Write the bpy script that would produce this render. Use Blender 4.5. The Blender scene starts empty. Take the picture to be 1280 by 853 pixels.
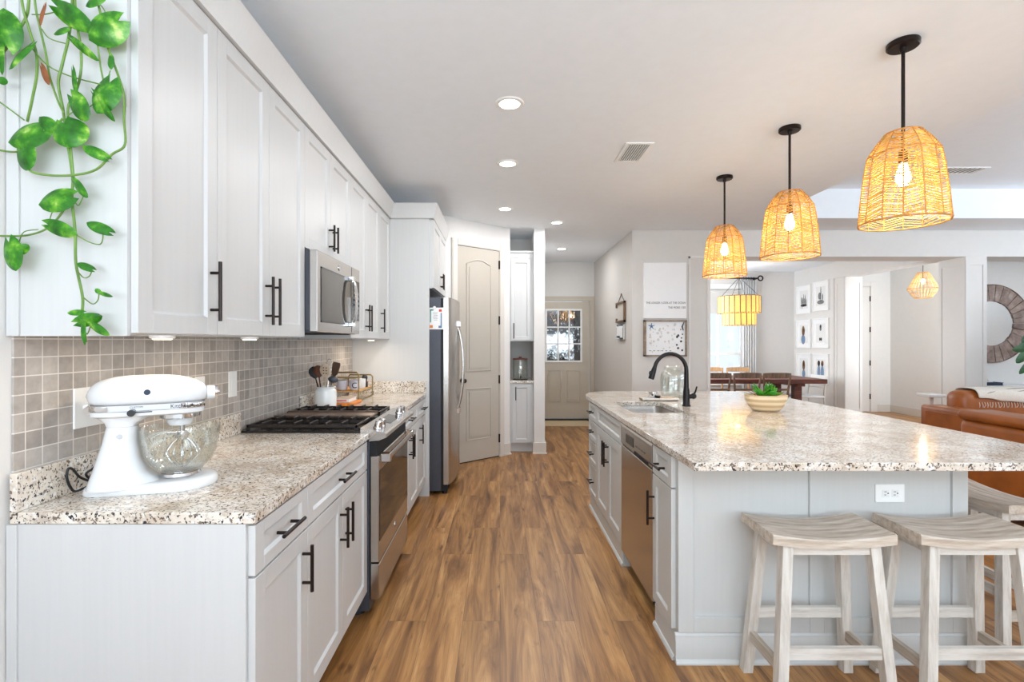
import bpy, bmesh, math, random
from mathutils import Vector, Matrix
random.seed(7)
PI = math.pi
SC = bpy.context.scene
COL = SC.collection

# ------------------------------------------------------------------ camera, world, lights
cam_d = bpy.data.cameras.new('camera')
cam_d.sensor_width = 36.0
cam_d.lens = 17.52
cam_d.shift_x = 15.0 / 1280.0
cam_d.shift_y = 0.0004
cam_d.clip_start = 0.02
cam = bpy.data.objects.new('camera', cam_d)
cam.location = (0, 0, 1.37)
cam.rotation_euler = (PI / 2, 0, 0)
COL.objects.link(cam)
SC.camera = cam

SC.view_settings.view_transform = 'Standard'
SC.view_settings.look = 'None'
SC.view_settings.exposure = 0.53
SC.view_settings.gamma = 1.0
SC.view_settings.use_curve_mapping = False
SC.cycles.use_denoising = True
SC.cycles.max_bounces = 10
SC.cycles.diffuse_bounces = 6
SC.cycles.glossy_bounces = 5
SC.cycles.transmission_bounces = 8
SC.cycles.transparent_max_bounces = 16
SC.cycles.caustics_reflective = False
SC.cycles.caustics_refractive = False
SC.cycles.sample_clamp_indirect = 6.0

world = bpy.data.worlds.new('world')
SC.world = world
world.use_nodes = True
wn = world.node_tree.nodes['Background']
wn.inputs['Color'].default_value = (0.86, 0.93, 1.0, 1)
wn.inputs['Strength'].default_value = 0.85


def area(name, loc, rot, sx, sy, power, color):
    l = bpy.data.lights.new(name, 'AREA')
    l.shape = 'RECTANGLE'
    l.size = sx
    l.size_y = sy
    l.energy = power
    l.color = color
    o = bpy.data.objects.new(name, l)
    o.location = loc
    o.rotation_euler = rot
    COL.objects.link(o)
    return o


# added fill lamps: daylight from unseen openings, plus dining room and foyer
area('daylight_fill_behind', (1.2, -2.9, 1.35), (PI / 2 + 1.28, 0, 0), 4.6, 2.3, 320, (0.765, 0.89, 1.0))  # added lamp for daylight from behind, tilted up to brighten the ceiling
area('daylight_fill_living', (8.2, 1.6, 1.55), (PI / 2 + 1.42, 0, PI / 2), 5.0, 2.2, 205, (0.75, 0.88, 1.0))  # added lamp for unseen side daylight, aimed up so the ceiling gets lighter
area('dining_fill', (2.9, 8.6, 1.5), (PI / 2 + 0.3, 0, -PI / 2), 1.6, 1.7, 42, (0.86, 0.93, 1.0))  # added to brighten the dining room; the wall here has no window
area('foyer_fill', (7.3, 7.1, 1.6), (PI / 2, 0, PI * 0.12), 1.2, 1.6, 48, (0.86, 0.93, 1.0))  # added fill that lifts the foyer, no window stands behind it


# ------------------------------------------------------------------ materials
def lin(c):
    out = []
    for v in c:
        v = v / 255.0
        out.append(v / 12.92 if v <= 0.04045 else ((v + 0.055) / 1.055) ** 2.4)
    return tuple(out) + (1.0,)


class NT:
    def __init__(self, name):
        self.m = bpy.data.materials.new(name)
        self.m.use_nodes = True
        self.t = self.m.node_tree
        self.b = self.t.nodes['Principled BSDF']
        self.out = self.t.nodes['Material Output']

    def n(self, typ, **kw):
        nd = self.t.nodes.new(typ)
        for k, v in kw.items():
            if k.startswith('_'):
                setattr(nd, k[1:], v)
            else:
                nd.inputs[k.replace('_', ' ')].default_value = v
        return nd

    def l(self, a, b):
        self.t.links.new(a, b)

    def coords(self, scale=(1, 1, 1), kind='Object'):
        tc = self.n('ShaderNodeTexCoord')
        mp = self.n('ShaderNodeMapping')
        mp.inputs['Scale'].default_value = scale
        self.l(tc.outputs[kind], mp.inputs['Vector'])
        return mp.outputs['Vector']

    def noise(self, vec, scale, detail=3.0, rough=0.55):
        nd = self.n('ShaderNodeTexNoise', Scale=scale, Detail=detail, Roughness=rough)
        self.l(vec, nd.inputs['Vector'])
        return nd.outputs['Fac']

    def ramp(self, fac, stops, interp='LINEAR'):
        r = self.n('ShaderNodeValToRGB')
        r.color_ramp.interpolation = interp
        e = r.color_ramp.elements
        e[0].position, e[0].color = stops[0]
        e[1].position, e[1].color = stops[-1]
        for p, c in stops[1:-1]:
            x = e.new(p)
            x.color = c
        self.l(fac, r.inputs['Fac'])
        return r.outputs['Color']

    def mix(self, a, b, fac, mode='MIX'):
        nd = self.t.nodes.new('ShaderNodeMix')
        nd.data_type = 'RGBA'
        nd.blend_type = mode
        for s, v in ((6, a), (7, b), (0, fac)):
            if isinstance(v, (tuple, float, int)):
                nd.inputs[s].default_value = v
            else:
                self.l(v, nd.inputs[s])
        return nd.outputs[2]

    def bump(self, h, strength=0.2, dist=0.002):
        bp = self.n('ShaderNodeBump', Strength=strength, Distance=dist)
        self.l(h, bp.inputs['Height'])
        self.l(bp.outputs['Normal'], self.b.inputs['Normal'])

    def base(self, v):
        if isinstance(v, tuple):
            self.b.inputs['Base Color'].default_value = v
        else:
            self.l(v, self.b.inputs['Base Color'])

    def set(self, **kw):
        for k, v in kw.items():
            self.b.inputs[k.replace('_', ' ')].default_value = v
        return self


def plain(name, rgb, rough=0.5, metal=0.0, var=0.03, scale=14.0, bump=0.0, **kw):
    t = NT(name)
    c = lin(rgb)
    f = t.noise(t.coords(), scale)
    d = tuple(max(0, x * (1 - var)) for x in c[:3]) + (1,)
    e = tuple(min(1, x * (1 + var)) for x in c[:3]) + (1,)
    t.base(t.ramp(f, [(0.3, d), (0.7, e)]))
    t.set(Roughness=rough, Metallic=metal, **kw)
    if bump:
        t.bump(f, bump, 0.003)
    return t.m


def wood(name, dark, mid, light, axis=(2, 30, 30), rough=0.5, bump=0.12):
    t = NT(name)
    v = t.coords(axis)
    f = t.noise(v, 1.6, 6.0, 0.62)
    g = t.noise(v, 5.0, 3.0)
    c = t.ramp(f, [(0.3, lin(dark)), (0.5, lin(mid)), (0.72, lin(light))])
    c = t.mix(c, lin(dark), t.ramp(g, [(0.55, (0, 0, 0, 1)), (0.8, (0.45, 0.45, 0.45, 1))]))
    t.base(c)
    t.set(Roughness=rough)
    t.bump(f, bump, 0.002)
    return t.m


def cabinet_paint(name, rgb, rough=0.38):
    t = NT(name)
    c = lin(rgb)
    f = t.noise(t.coords((34, 34, 1.2)), 2.0, 4.0)
    d = tuple(x * 0.978 for x in c[:3]) + (1,)
    t.base(t.ramp(f, [(0.35, d), (0.62, c)]))
    t.set(Roughness=rough)
    t.bump(f, 0.04, 0.001)
    return t.m


def brushed(name, rgb, rough=0.28, axis=(2, 2, 160), var=0.06):
    t = NT(name)
    c = lin(rgb)
    f = t.noise(t.coords(axis), 3.0, 3.0)
    d = tuple(x * (1 - var) for x in c[:3]) + (1,)
    t.base(t.ramp(f, [(0.3, d), (0.7, c)]))
    t.set(Roughness=rough, Metallic=1.0)
    t.bump(f, 0.03, 0.0006)
    return t.m


def glass(name, tint=(255, 255, 255), amount=0.14, rough=0.02):
    """thin clear glass: mostly see-through with a mirror-like sheen that grows at grazing angles"""
    t = NT(name)
    t.t.nodes.remove(t.b)
    tr = t.n('ShaderNodeBsdfTransparent')
    tr.inputs['Color'].default_value = lin(tint)
    gl = t.n('ShaderNodeBsdfGlossy')
    gl.inputs['Roughness'].default_value = rough
    lw = t.n('ShaderNodeLayerWeight')
    lw.inputs['Blend'].default_value = 0.25
    mth = t.n('ShaderNodeMath', _operation='MULTIPLY_ADD')
    t.l(lw.outputs['Facing'], mth.inputs[0])
    mth.inputs[1].default_value = 0.55
    mth.inputs[2].default_value = amount * 0.35
    mx = t.n('ShaderNodeMixShader')
    t.l(mth.outputs[0], mx.inputs[0])
    t.l(tr.outputs[0], mx.inputs[1])
    t.l(gl.outputs[0], mx.inputs[2])
    t.l(mx.outputs[0], t.out.inputs['Surface'])
    return t.m


def emit(name, rgb, strength):
    t = NT(name)
    t.base(lin(rgb))
    t.b.inputs['Emission Color'].default_value = lin(rgb)
    t.b.inputs['Emission Strength'].default_value = strength
    return t.m


def thin(name, rgb, trans=0.5, rough=0.6, var=0.15, scale=30.0):
    """diffuse + translucent, for wicker, shells, leaves and curtains"""
    t = NT(name)
    c = lin(rgb)
    f = t.noise(t.coords(), scale)
    d = tuple(x * (1 - var) for x in c[:3]) + (1,)
    e = tuple(min(1, x * (1 + var)) for x in c[:3]) + (1,)
    colr = t.ramp(f, [(0.3, d), (0.7, e)])
    t.base(colr)
    t.set(Roughness=rough)
    tl = t.n('ShaderNodeBsdfTranslucent')
    t.l(colr, tl.inputs['Color'])
    mx = t.n('ShaderNodeMixShader')
    mx.inputs[0].default_value = trans
    t.l(t.b.outputs[0], mx.inputs[1])
    t.l(tl.outputs[0], mx.inputs[2])
    t.l(mx.outputs[0], t.out.inputs['Surface'])
    return t.m


def mat_floor():
    t = NT('wood_plank_floor')
    tc = t.n('ShaderNodeTexCoord')
    sp = t.n('ShaderNodeSeparateXYZ')
    t.l(tc.outputs['Object'], sp.inputs[0])
    cb = t.n('ShaderNodeCombineXYZ')
    t.l(sp.outputs['Y'], cb.inputs['X'])
    t.l(sp.outputs['X'], cb.inputs['Y'])
    br = t.n('ShaderNodeTexBrick', _offset=0.37, _offset_frequency=2, Scale=1.0, Mortar_Size=0.0008, Mortar_Smooth=0.3,
             Bias=0.0, Brick_Width=1.22, Row_Height=0.182)
    br.inputs['Color1'].default_value = (0, 0, 0, 1)
    br.inputs['Color2'].default_value = (1, 1, 1, 1)
    br.inputs['Mortar'].default_value = (0.5, 0.5, 0.5, 1)
    t.l(cb.outputs[0], br.inputs['Vector'])
    # every plank shifts the grain so that it does not run on into its neighbour
    sh = t.n('ShaderNodeVectorMath', _operation='MULTIPLY_ADD')
    t.l(br.outputs['Color'], sh.inputs[0])
    sh.inputs[1].default_value = (7.0, 3.0, 5.0)
    t.l(cb.outputs[0], sh.inputs[2])
    mp = t.n('ShaderNodeMapping')
    mp.inputs['Scale'].default_value = (0.75, 7.5, 1.0)
    t.l(sh.outputs[0], mp.inputs['Vector'])
    nf = t.n('ShaderNodeTexNoise', Scale=1.5, Detail=7.0, Roughness=0.62, Distortion=0.9)
    t.l(mp.outputs[0], nf.inputs['Vector'])
    f = nf.outputs['Fac']
    mp2 = t.n('ShaderNodeMapping')
    mp2.inputs['Scale'].default_value = (2.2, 60.0, 1.0)
    t.l(sh.outputs[0], mp2.inputs['Vector'])
    g = t.noise(mp2.outputs[0], 2.0, 4.0)
    c = t.ramp(f, [(0.28, lin((84, 54, 28))), (0.42, lin((134, 91, 50))), (0.56, lin((174, 126, 74))), (0.75, lin((210, 164, 108)))])
    c = t.mix(c, lin((100, 70, 44)), t.ramp(g, [(0.5, (0, 0, 0, 1)), (0.78, (0.55, 0.55, 0.55, 1))]))
    tone = t.ramp(br.outputs['Color'], [(0.0, (0.93, 0.93, 0.93, 1)), (1.0, (1.06, 1.05, 1.04, 1))])
    mp3 = t.n('ShaderNodeMapping')
    mp3.inputs['Scale'].default_value = (3.2, 9.0, 1.0)
    t.l(sh.outputs[0], mp3.inputs['Vector'])
    kn = t.noise(mp3.outputs[0], 2.2, 3.0, 0.5)
    c = t.mix(c, lin((72, 46, 28)), t.ramp(kn, [(0.64, (0, 0, 0, 1)), (0.76, (0.7, 0.7, 0.7, 1))]))
    c = t.mix(c, tone, 1.0, 'MULTIPLY')
    c = t.mix(c, lin((84, 58, 38)), br.outputs['Fac'])
    t.base(c)
    t.set(Roughness=0.36)
    t.bump(g, 0.06, 0.001)
    return t.m


def mat_tile():
    t = NT('square_mosaic_tile')
    tc = t.n('ShaderNodeTexCoord')
    sp = t.n('ShaderNodeSeparateXYZ')
    t.l(tc.outputs['Object'], sp.inputs[0])
    cb = t.n('ShaderNodeCombineXYZ')
    t.l(sp.outputs['Y'], cb.inputs['X'])
    t.l(sp.outputs['Z'], cb.inputs['Y'])
    mp = t.n('ShaderNodeMapping')
    mp.inputs['Location'].default_value = (0.0105, 0.0025, 0)
    t.l(cb.outputs[0], mp.inputs['Vector'])
    br = t.n('ShaderNodeTexBrick', _offset=0.0, _offset_frequency=1, Scale=1.0, Mortar_Size=0.0017, Mortar_Smooth=0.2,
             Bias=0.0, Brick_Width=0.0511, Row_Height=0.0511)
    br.inputs['Color1'].default_value = lin((160, 152, 145))
    br.inputs['Color2'].default_value = lin((190, 182, 174))
    br.inputs['Mortar'].default_value = lin((226, 222, 216))
    t.l(mp.outputs[0], br.inputs['Vector'])
    f = t.noise(t.coords(), 38.0, 5.0)
    c = t.mix(br.outputs['Color'], t.ramp(f, [(0.3, (0.86, 0.85, 0.84, 1)), (0.7, (1.08, 1.08, 1.08, 1))]), 1.0, 'MULTIPLY')
    c = t.mix(c, lin((222, 217, 210)), br.outputs['Fac'])
    t.base(c)
    t.set(Roughness=0.42)
    t.bump(br.outputs['Fac'], -0.35, 0.002)
    return t.m


def mat_granite():
    t = NT('speckled_granite')
    v = t.coords()
    big = t.noise(v, 7.0, 5.0, 0.6)
    mid = t.noise(v, 34.0, 4.0, 0.65)
    c = t.ramp(big, [(0.32, lin((236, 232, 226))), (0.5, lin((221, 210, 196))), (0.68, lin((196, 180, 160)))])
    c = t.mix(c, lin((172, 156, 140)), t.ramp(mid, [(0.54, (0, 0, 0, 1)), (0.64, (0.6, 0.6, 0.6, 1))]))
    v2 = t.coords((1.0, 1.7, 1.3))
    fl = t.noise(v2, 76.0, 3.5, 0.6)
    c = t.mix(c, lin((98, 80, 66)), t.ramp(fl, [(0.572, (0, 0, 0, 1)), (0.602, (0.9, 0.9, 0.9, 1))]))
    bl = t.noise(t.coords((1.5, 1.0, 1.0)), 94.0, 2.0, 0.5)
    c = t.mix(c, lin((44, 44, 50)), t.ramp(bl, [(0.612, (0, 0, 0, 1)), (0.635, (1, 1, 1, 1))]))
    wh = t.noise(v, 48.0, 2.0)
    c = t.mix(c, lin((238, 237, 235)), t.ramp(wh, [(0.58, (0, 0, 0, 1)), (0.68, (0.8, 0.8, 0.8, 1))]))
    t.base(c)
    t.set(Roughness=0.11)
    t.b.inputs['Coat Weight'].default_value = 0.25
    t.b.inputs['Coat Roughness'].default_value = 0.05
    return t.m


M = {}
M['floor'] = mat_floor()
M['tile'] = mat_tile()
M['granite'] = mat_granite()
M['wall'] = plain('warm_white_wall_paint', (224, 222, 219), 0.7, var=0.012)
M['hallwall'] = plain('greige_hall_paint', (212, 208, 203), 0.65, var=0.012)
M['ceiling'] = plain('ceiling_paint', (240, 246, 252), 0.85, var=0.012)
M['trim'] = plain('greige_trim_paint', (212, 206, 197), 0.4, var=0.01)
M['pilaster'] = plain('pale_grey_trim_paint', (224, 221, 217), 0.42, var=0.01)
M['white'] = cabinet_paint('white_cabinet_paint', (205, 205, 204))
M['grey'] = cabinet_paint('cool_grey_island_paint', (203, 204, 202))
M['taupe'] = cabinet_paint('warm_lit_island_paint', (204, 199, 191))  # unused copy of the island grey, warm bounce light put into its colour
M['pantry'] = plain('pantry_door_paint', (184, 176, 164), 0.42, var=0.01)
M['halldoor'] = plain('taupe_entry_door_paint', (196, 186, 170), 0.42, var=0.01)
M['black'] = plain('matt_black_metal', (34, 31, 31), 0.38, 0.6, var=0.05)
M['bronze'] = plain('dark_bronze_metal', (48, 40, 38), 0.35, 0.8, var=0.05)
M['void'] = plain('black_void', (18, 18, 20), 0.7)
M['steel'] = brushed('brushed_stainless', (196, 190, 184), 0.27)
M['steelh'] = brushed('brushed_stainless_across', (196, 191, 186), 0.25, (2, 160, 160))
M['chrome'] = plain('polished_chrome', (224, 224, 226), 0.1, 1.0, var=0.02)
M['darkgrey'] = plain('charcoal_appliance_side', (74, 76, 84), 0.42, 0.3, var=0.04)
M['bglass'] = plain('black_oven_glass', (22, 19, 18), 0.06, 0.0, var=0.02)
M['mwglass'] = plain('smoked_microwave_glass', (96, 90, 82), 0.08, 0.55, var=0.02)
M['iron'] = plain('cast_iron', (50, 44, 42), 0.36, 0.5, var=0.12, scale=60)
M['enamel'] = plain('black_enamel', (26, 24, 24), 0.2, 0.0, var=0.05)
M['griddle'] = plain('brown_griddle', (112, 90, 76), 0.35, 0.5, var=0.05)
M['appl'] = plain('white_appliance_enamel', (222, 223, 224), 0.2, 0.0, var=0.008)
M['plastic'] = plain('white_plastic', (242, 242, 240), 0.3, var=0.01)
M['rubber'] = plain('black_rubber', (22, 22, 24), 0.5)
M['glass'] = glass('clear_glass')
M['jarglass'] = glass('greenish_jar_glass', (250, 252, 250), 0.3, 0.03)
M['winglass'] = glass('window_glass', (250, 252, 255), 0.1)
M['ceramic'] = plain('white_ceramic', (236, 236, 234), 0.25, var=0.01)
M['mirror'] = plain('mirror_silver', (236, 238, 238), 0.02, 1.0, var=0.0)
M['wicker'] = thin('golden_wicker', (234, 190, 104), 0.4, 0.55, 0.3, 25)
M['wickerdark'] = thin('brown_wicker_rib', (206, 152, 80), 0.3, 0.55, 0.2, 60)
M['palewicker'] = thin('pale_rattan', (220, 196, 150), 0.4, 0.55, 0.15, 60)
M['shell'] = thin('capiz_shell', (246, 226, 166), 0.6, 0.35, 0.08, 40)
M['leaf'] = thin('pothos_leaf', (70, 160, 32), 0.3, 0.35, 0.35, 45)
M['leafdark'] = thin('rubber_plant_leaf', (54, 96, 56), 0.25, 0.35, 0.25, 30)
M['dryleaf'] = thin('dry_brown_leaf', (142, 84, 48), 0.2, 0.7, 0.2, 40)
M['vine'] = plain('green_vine', (104, 138, 62), 0.5, var=0.2, scale=20)
M['soil'] = plain('reddish_soil', (92, 66, 54), 0.9, var=0.4, scale=120, bump=0.6)
M['leather'] = plain('cognac_leather', (158, 88, 34), 0.36, var=0.16, scale=7, bump=0.15)
M['throw'] = plain('cream_throw_fabric', (222, 214, 202), 0.9, var=0.06, scale=60, bump=0.3)
M['throwdark'] = plain('grey_throw_stripe', (150, 140, 132), 0.9, var=0.06)
M['curtain'] = thin('white_curtain_fabric', (240, 240, 240), 0.35, 0.9, 0.02)
M['shade'] = thin('white_roller_shade_fabric', (214, 212, 208), 0.12, 0.9, 0.02)
M['stool'] = wood('whitewashed_stool_wood', (188, 180, 169), (214, 208, 199), (230, 226, 219), (30, 30, 3))
M['stoolx'] = wood('whitewashed_rail_wood', (188, 180, 169), (214, 208, 199), (230, 226, 219), (3, 30, 30))
M['stooly'] = wood('weathered_rail_wood', (158, 142, 124), (190, 178, 163), (212, 204, 194), (30, 3, 30))
M['seatwood'] = wood('weathered_seat_wood', (164, 147, 129), (202, 188, 172), (226, 218, 207), (3, 26, 26))
M['walnut'] = wood('walnut_chair_wood', (82, 60, 44), (112, 84, 62), (140, 108, 82), (20, 20, 4))
M['oak'] = wood('light_oak_chair_wood', (160, 122, 84), (190, 150, 108), (210, 174, 132), (20, 20, 4))
M['redwood'] = wood('dark_red_table_wood', (72, 34, 26), (102, 52, 38), (130, 72, 52), (3, 30, 30))
M['slat'] = wood('weathered_mirror_slats', (104, 84, 76), (150, 130, 120), (188, 172, 162), (6, 6, 6))
M['spoonlight'] = wood('pale_spoon_wood', (190, 164, 136), (210, 186, 160), (224, 204, 182), (40, 40, 5))
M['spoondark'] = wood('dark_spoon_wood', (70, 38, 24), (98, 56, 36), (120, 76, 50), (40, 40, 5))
M['shelfwood'] = wood('honey_shelf_wood', (170, 120, 64), (200, 148, 86), (218, 172, 110), (30, 4, 30))
M['framewood'] = wood('driftwood_frame', (104, 86, 70), (140, 120, 100), (168, 150, 130), (12, 12, 12))
M['gold'] = plain('antique_brass', (138, 118, 76), 0.4, 0.8, var=0.1)
M['paper'] = plain('white_print_paper', (240, 240, 240), 0.8, var=0.01)
M['ink'] = plain('dark_ink', (52, 52, 54), 0.8)
M['midink'] = plain('grey_ink', (128, 128, 128), 0.8, var=0.3, scale=60)
M['skin_ink'] = plain('skin_tone_ink', (204, 164, 140), 0.8)
M['hair_ink'] = plain('brown_hair_ink', (128, 96, 72), 0.8)
M['denim_ink'] = plain('denim_blue_ink', (122, 146, 176), 0.8, var=0.15, scale=40)
M['orange'] = plain('orange_board', (226, 132, 44), 0.5, var=0.1)
M['red'] = plain('red_print', (206, 62, 40), 0.6)
M['teal'] = plain('teal_print', (66, 140, 128), 0.6)
M['blueprint'] = plain('blue_print', (86, 122, 158), 0.6)
M['navy'] = plain('navy_cloth', (48, 58, 78), 0.7)
M['lav'] = plain('lavender_white_glaze', (226, 222, 232), 0.25, var=0.01)
M['marble'] = plain('grey_white_marble', (214, 210, 204), 0.3, var=0.08, scale=12)
M['mat'] = plain('beige_doormat', (210, 190, 156), 0.95, var=0.08, scale=80, bump=0.4)
M['bulb'] = emit('warm_bulb', (255, 226, 180), 22.0)
M['lens'] = emit('recessed_lens', (255, 250, 240), 7.0)
M['puck'] = emit('puck_lens', (255, 232, 196), 4.0)


def mat_bowl():
    t = NT('banded_wood_bowl')
    v = t.coords((1, 1, 1))
    w = t.n('ShaderNodeTexWave', _wave_type='BANDS', _bands_direction='Z', Scale=9.0, Distortion=0.6)
    t.l(v, w.inputs['Vector'])
    t.base(t.ramp(w.outputs['Fac'], [(0.2, lin((196, 168, 128))), (0.8, lin((226, 204, 168)))]))
    t.set(Roughness=0.45)
    t.bump(w.outputs['Fac'], 0.3, 0.004)
    return t.m


def mat_leaf():
    t = NT('variegated_pothos_leaf')
    f = t.noise(t.coords(), 26.0, 4.0)
    c = t.ramp(f, [(0.3, lin((24, 84, 14))), (0.5, lin((50, 128, 24))), (0.62, lin((104, 172, 44))), (0.74, lin((198, 222, 120)))])
    t.base(c)
    t.set(Roughness=0.32)
    tl = t.n('ShaderNodeBsdfTranslucent')
    t.l(c, tl.inputs['Color'])
    mx = t.n('ShaderNodeMixShader')
    mx.inputs[0].default_value = 0.3
    t.l(t.b.outputs[0], mx.inputs[1])
    t.l(tl.outputs[0], mx.inputs[2])
    t.l(mx.outputs[0], t.out.inputs['Surface'])
    return t.m


M['bowl'] = mat_bowl()
M['pothos'] = mat_leaf()


# ------------------------------------------------------------------ mesh helpers
class MB:
    def __init__(self):
        self.bm = bmesh.new()

    def box(self, x0, x1, y0, y1, z0, z1, bev=0.0, seg=1):
        x0, x1 = min(x0, x1), max(x0, x1)
        y0, y1 = min(y0, y1), max(y0, y1)
        z0, z1 = min(z0, z1), max(z0, z1)
        b = self.bm
        vs = [b.verts.new((x, y, z)) for x in (x0, x1) for y in (y0, y1) for z in (z0, z1)]
        fs = [(0, 1, 3, 2), (4, 6, 7, 5), (0, 4, 5, 1), (2, 3, 7, 6), (0, 2, 6, 4), (1, 5, 7, 3)]
        fl = [b.faces.new([vs[i] for i in f]) for f in fs]
        if bev > 0:
            ed = list({e for f in fl for e in f.edges})
            bmesh.ops.bevel(b, geom=ed, offset=bev, segments=seg, affect='EDGES', profile=0.5)
        return self

    def loft(self, rings, cap=True, closed=False):
        b = self.bm
        R = [[b.verts.new(p) for p in r] for r in rings]
        n = len(R[0])
        m = len(R)
        for i in range(m if closed else m - 1):
            a, c = R[i], R[(i + 1) % m]
            for j in range(n):
                k = (j + 1) % n
                b.faces.new((a[j], a[k], c[k], c[j]))
        if cap and not closed:
            b.faces.new(list(reversed(R[0])))
            b.faces.new(R[-1])
        return self

    def tube(self, pts, r, n=8, cap=True, closed=False, flat=None):
        pts = [Vector(p) for p in pts]
        m = len(pts)
        rings = []
        up = None
        for i, p in enumerate(pts):
            if closed:
                d = pts[(i + 1) % m] - pts[i - 1]
            else:
                d = pts[min(i + 1, m - 1)] - pts[max(i - 1, 0)]
            d = d.normalized() if d.length > 1e-9 else Vector((0, 0, 1))
            if up is None:
                ref = Vector((0, 0, 1)) if abs(d.z) < 0.9 else Vector((1, 0, 0))
                u = d.cross(ref).normalized()
            else:
                u = (up - d * up.dot(d))
                u = u.normalized() if u.length > 1e-6 else d.orthogonal().normalized()
            up = u
            w = d.cross(u)
            rr = r[i] if isinstance(r, (list, tuple)) else r
            rings.append([p + (u * math.cos(2 * PI * k / n) + w * math.sin(2 * PI * k / n)) * rr for k in range(n)])
        return self.loft(rings, cap and not closed, closed)

    def cyl(self, p0, p1, r0, r1=None, n=20):
        return self.tube([p0, p1], [r0, r0 if r1 is None else r1], n)

    def lathe(self, prof, c=(0, 0, 0), n=32, axis='z', sx=1.0, sy=1.0, cap=True):
        rings = []
        for r, h in prof:
            r = max(r, 1e-5)
            ring = []
            for k in range(n):
                a = 2 * PI * k / n
                p, q = r * math.cos(a) * sx, r * math.sin(a) * sy
                if axis == 'z':
                    v = (c[0] + p, c[1] + q, c[2] + h)
                elif axis == 'x':
                    v = (c[0] + h, c[1] + p, c[2] + q)
                else:
                    v = (c[0] + q, c[1] + h, c[2] + p)
                ring.append(v)
            rings.append(ring)
        return self.loft(rings, cap)

    def poly(self, pts):
        self.bm.faces.new([self.bm.verts.new(p) for p in pts])
        return self

    def prism(self, pts2, f, a, b):
        """polygon pts2 swept from a to b; f(u, v, w) gives the point"""
        return self.loft([[f(u, v, a) for u, v in pts2], [f(u, v, b) for u, v in pts2]])

    def sphere(self, c, r, n=16, sx=1, sy=1, sz=1):
        rings = []
        m = max(6, n // 2)
        for i in range(m + 1):
            t = PI * i / m
            rr = max(1e-5, math.sin(t)) * r
            rings.append([(c[0] + rr * sx * math.cos(2 * PI * k / n), c[1] + rr * sy * math.sin(2 * PI * k / n), c[2] - math.cos(t) * r * sz) for k in range(n)])
        return self.loft(rings)

    def torus(self, c, R, r, n=32, m=8, axis='z', sx=1.0, sy=1.0):
        pts = []
        for k in range(n):
            a = 2 * PI * k / n
            p, q = R * math.cos(a) * sx, R * math.sin(a) * sy
            pts.append({'z': (c[0] + p, c[1] + q, c[2]), 'x': (c[0], c[1] + p, c[2] + q), 'y': (c[0] + p, c[1], c[2] + q)}[axis])
        return self.tube(pts, r, m, closed=True)

    def xf(self, mat):
        bmesh.ops.transform(self.bm, matrix=mat, verts=self.bm.verts)
        return self


def root_loc(p):
    while p is not None and p.parent is not None:
        p = p.parent
    return p.location.copy() if p is not None else Vector((0, 0, 0))


def out(name, mb, mat, parent=None, loc=None, smooth=0.6, bevel=0.0, label=None, kind=None, subsurf=0):
    """link the collected shapes as ONE mesh object; shapes are given in world space"""
    bm = mb.bm
    bmesh.ops.recalc_face_normals(bm, faces=bm.faces)
    me = bpy.data.meshes.new(name)
    bm.to_mesh(me)
    bm.free()
    off = root_loc(parent) if parent is not None else Vector(loc or (0, 0, 0))
    me.transform(Matrix.Translation(-off))
    me.materials.append(M[mat] if isinstance(mat, str) else mat)
    if smooth:
        me.polygons.foreach_set('use_smooth', [True] * len(me.polygons))
        me.set_sharp_from_angle(angle=smooth)
    o = bpy.data.objects.new(name, me)
    COL.objects.link(o)
    if parent is not None:
        o.parent = parent
    else:
        o.location = off
    if bevel:
        bv = o.modifiers.new('bevel', 'BEVEL')
        bv.width = bevel
        bv.segments = 2
        bv.limit_method = 'ANGLE'
        bv.angle_limit = 0.7
    if subsurf:
        ss = o.modifiers.new('subsurf', 'SUBSURF')
        ss.levels = ss.render_levels = subsurf
    if label:
        o['label'] = label
    if kind:
        o['kind'] = kind
    return o


def tag(o, label, cat, group=None):
    o['label'] = label
    o['category'] = cat
    if group:
        o['group'] = group
    return o


def thing(name, label, cat, loc=(0, 0, 0), group=None):
    o = bpy.data.objects.new(name, None)
    o.empty_display_size = 0.1
    o.location = loc
    COL.objects.link(o)
    return tag(o, label, cat, group)


def struct(name, mb, mat, parent=None, loc=None, **kw):
    o = out(name, mb, mat, parent, loc, **kw)
    if parent is None:
        o['kind'] = 'structure'
    return o


def sroot(name, loc=(0, 0, 0)):
    o = bpy.data.objects.new(name, None)
    o.location = loc
    o['kind'] = 'structure'
    COL.objects.link(o)
    return o


def dup(root, loc, rotz=0.0, label=None):
    r = root.copy()
    COL.objects.link(r)
    r.location = loc
    r.rotation_euler = (0, 0, rotz)
    if label:
        r['label'] = label
    stack = [(root, r)]
    while stack:
        a, b = stack.pop()
        for ch in list(a.children):
            c = ch.copy()
            COL.objects.link(c)
            c.parent = b
            stack.append((ch, c))
    return r


def text_mesh(s, size, depth=0.0004, align='LEFT'):
    cu = bpy.data.curves.new('lettering', 'FONT')
    cu.body = s
    cu.size = size
    cu.extrude = depth
    cu.align_x = align
    o = bpy.data.objects.new('lettering', cu)
    COL.objects.link(o)
    bpy.context.view_layer.update()
    me = bpy.data.meshes.new_from_object(o.evaluated_get(bpy.context.evaluated_depsgraph_get()))
    mb = MB()
    mb.bm.from_mesh(me)
    bpy.data.objects.remove(o)
    bpy.data.curves.remove(cu)
    bpy.data.meshes.remove(me)
    return mb


def frame_axes(axis, plane):
    """u runs along the front, z is up, d points out of it"""
    if axis == '+x':
        return lambda u, z, d: (plane + d, u, z)
    if axis == '-x':
        return lambda u, z, d: (plane - d, u, z)
    return lambda u, z, d: (u, plane - d, z)


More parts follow.
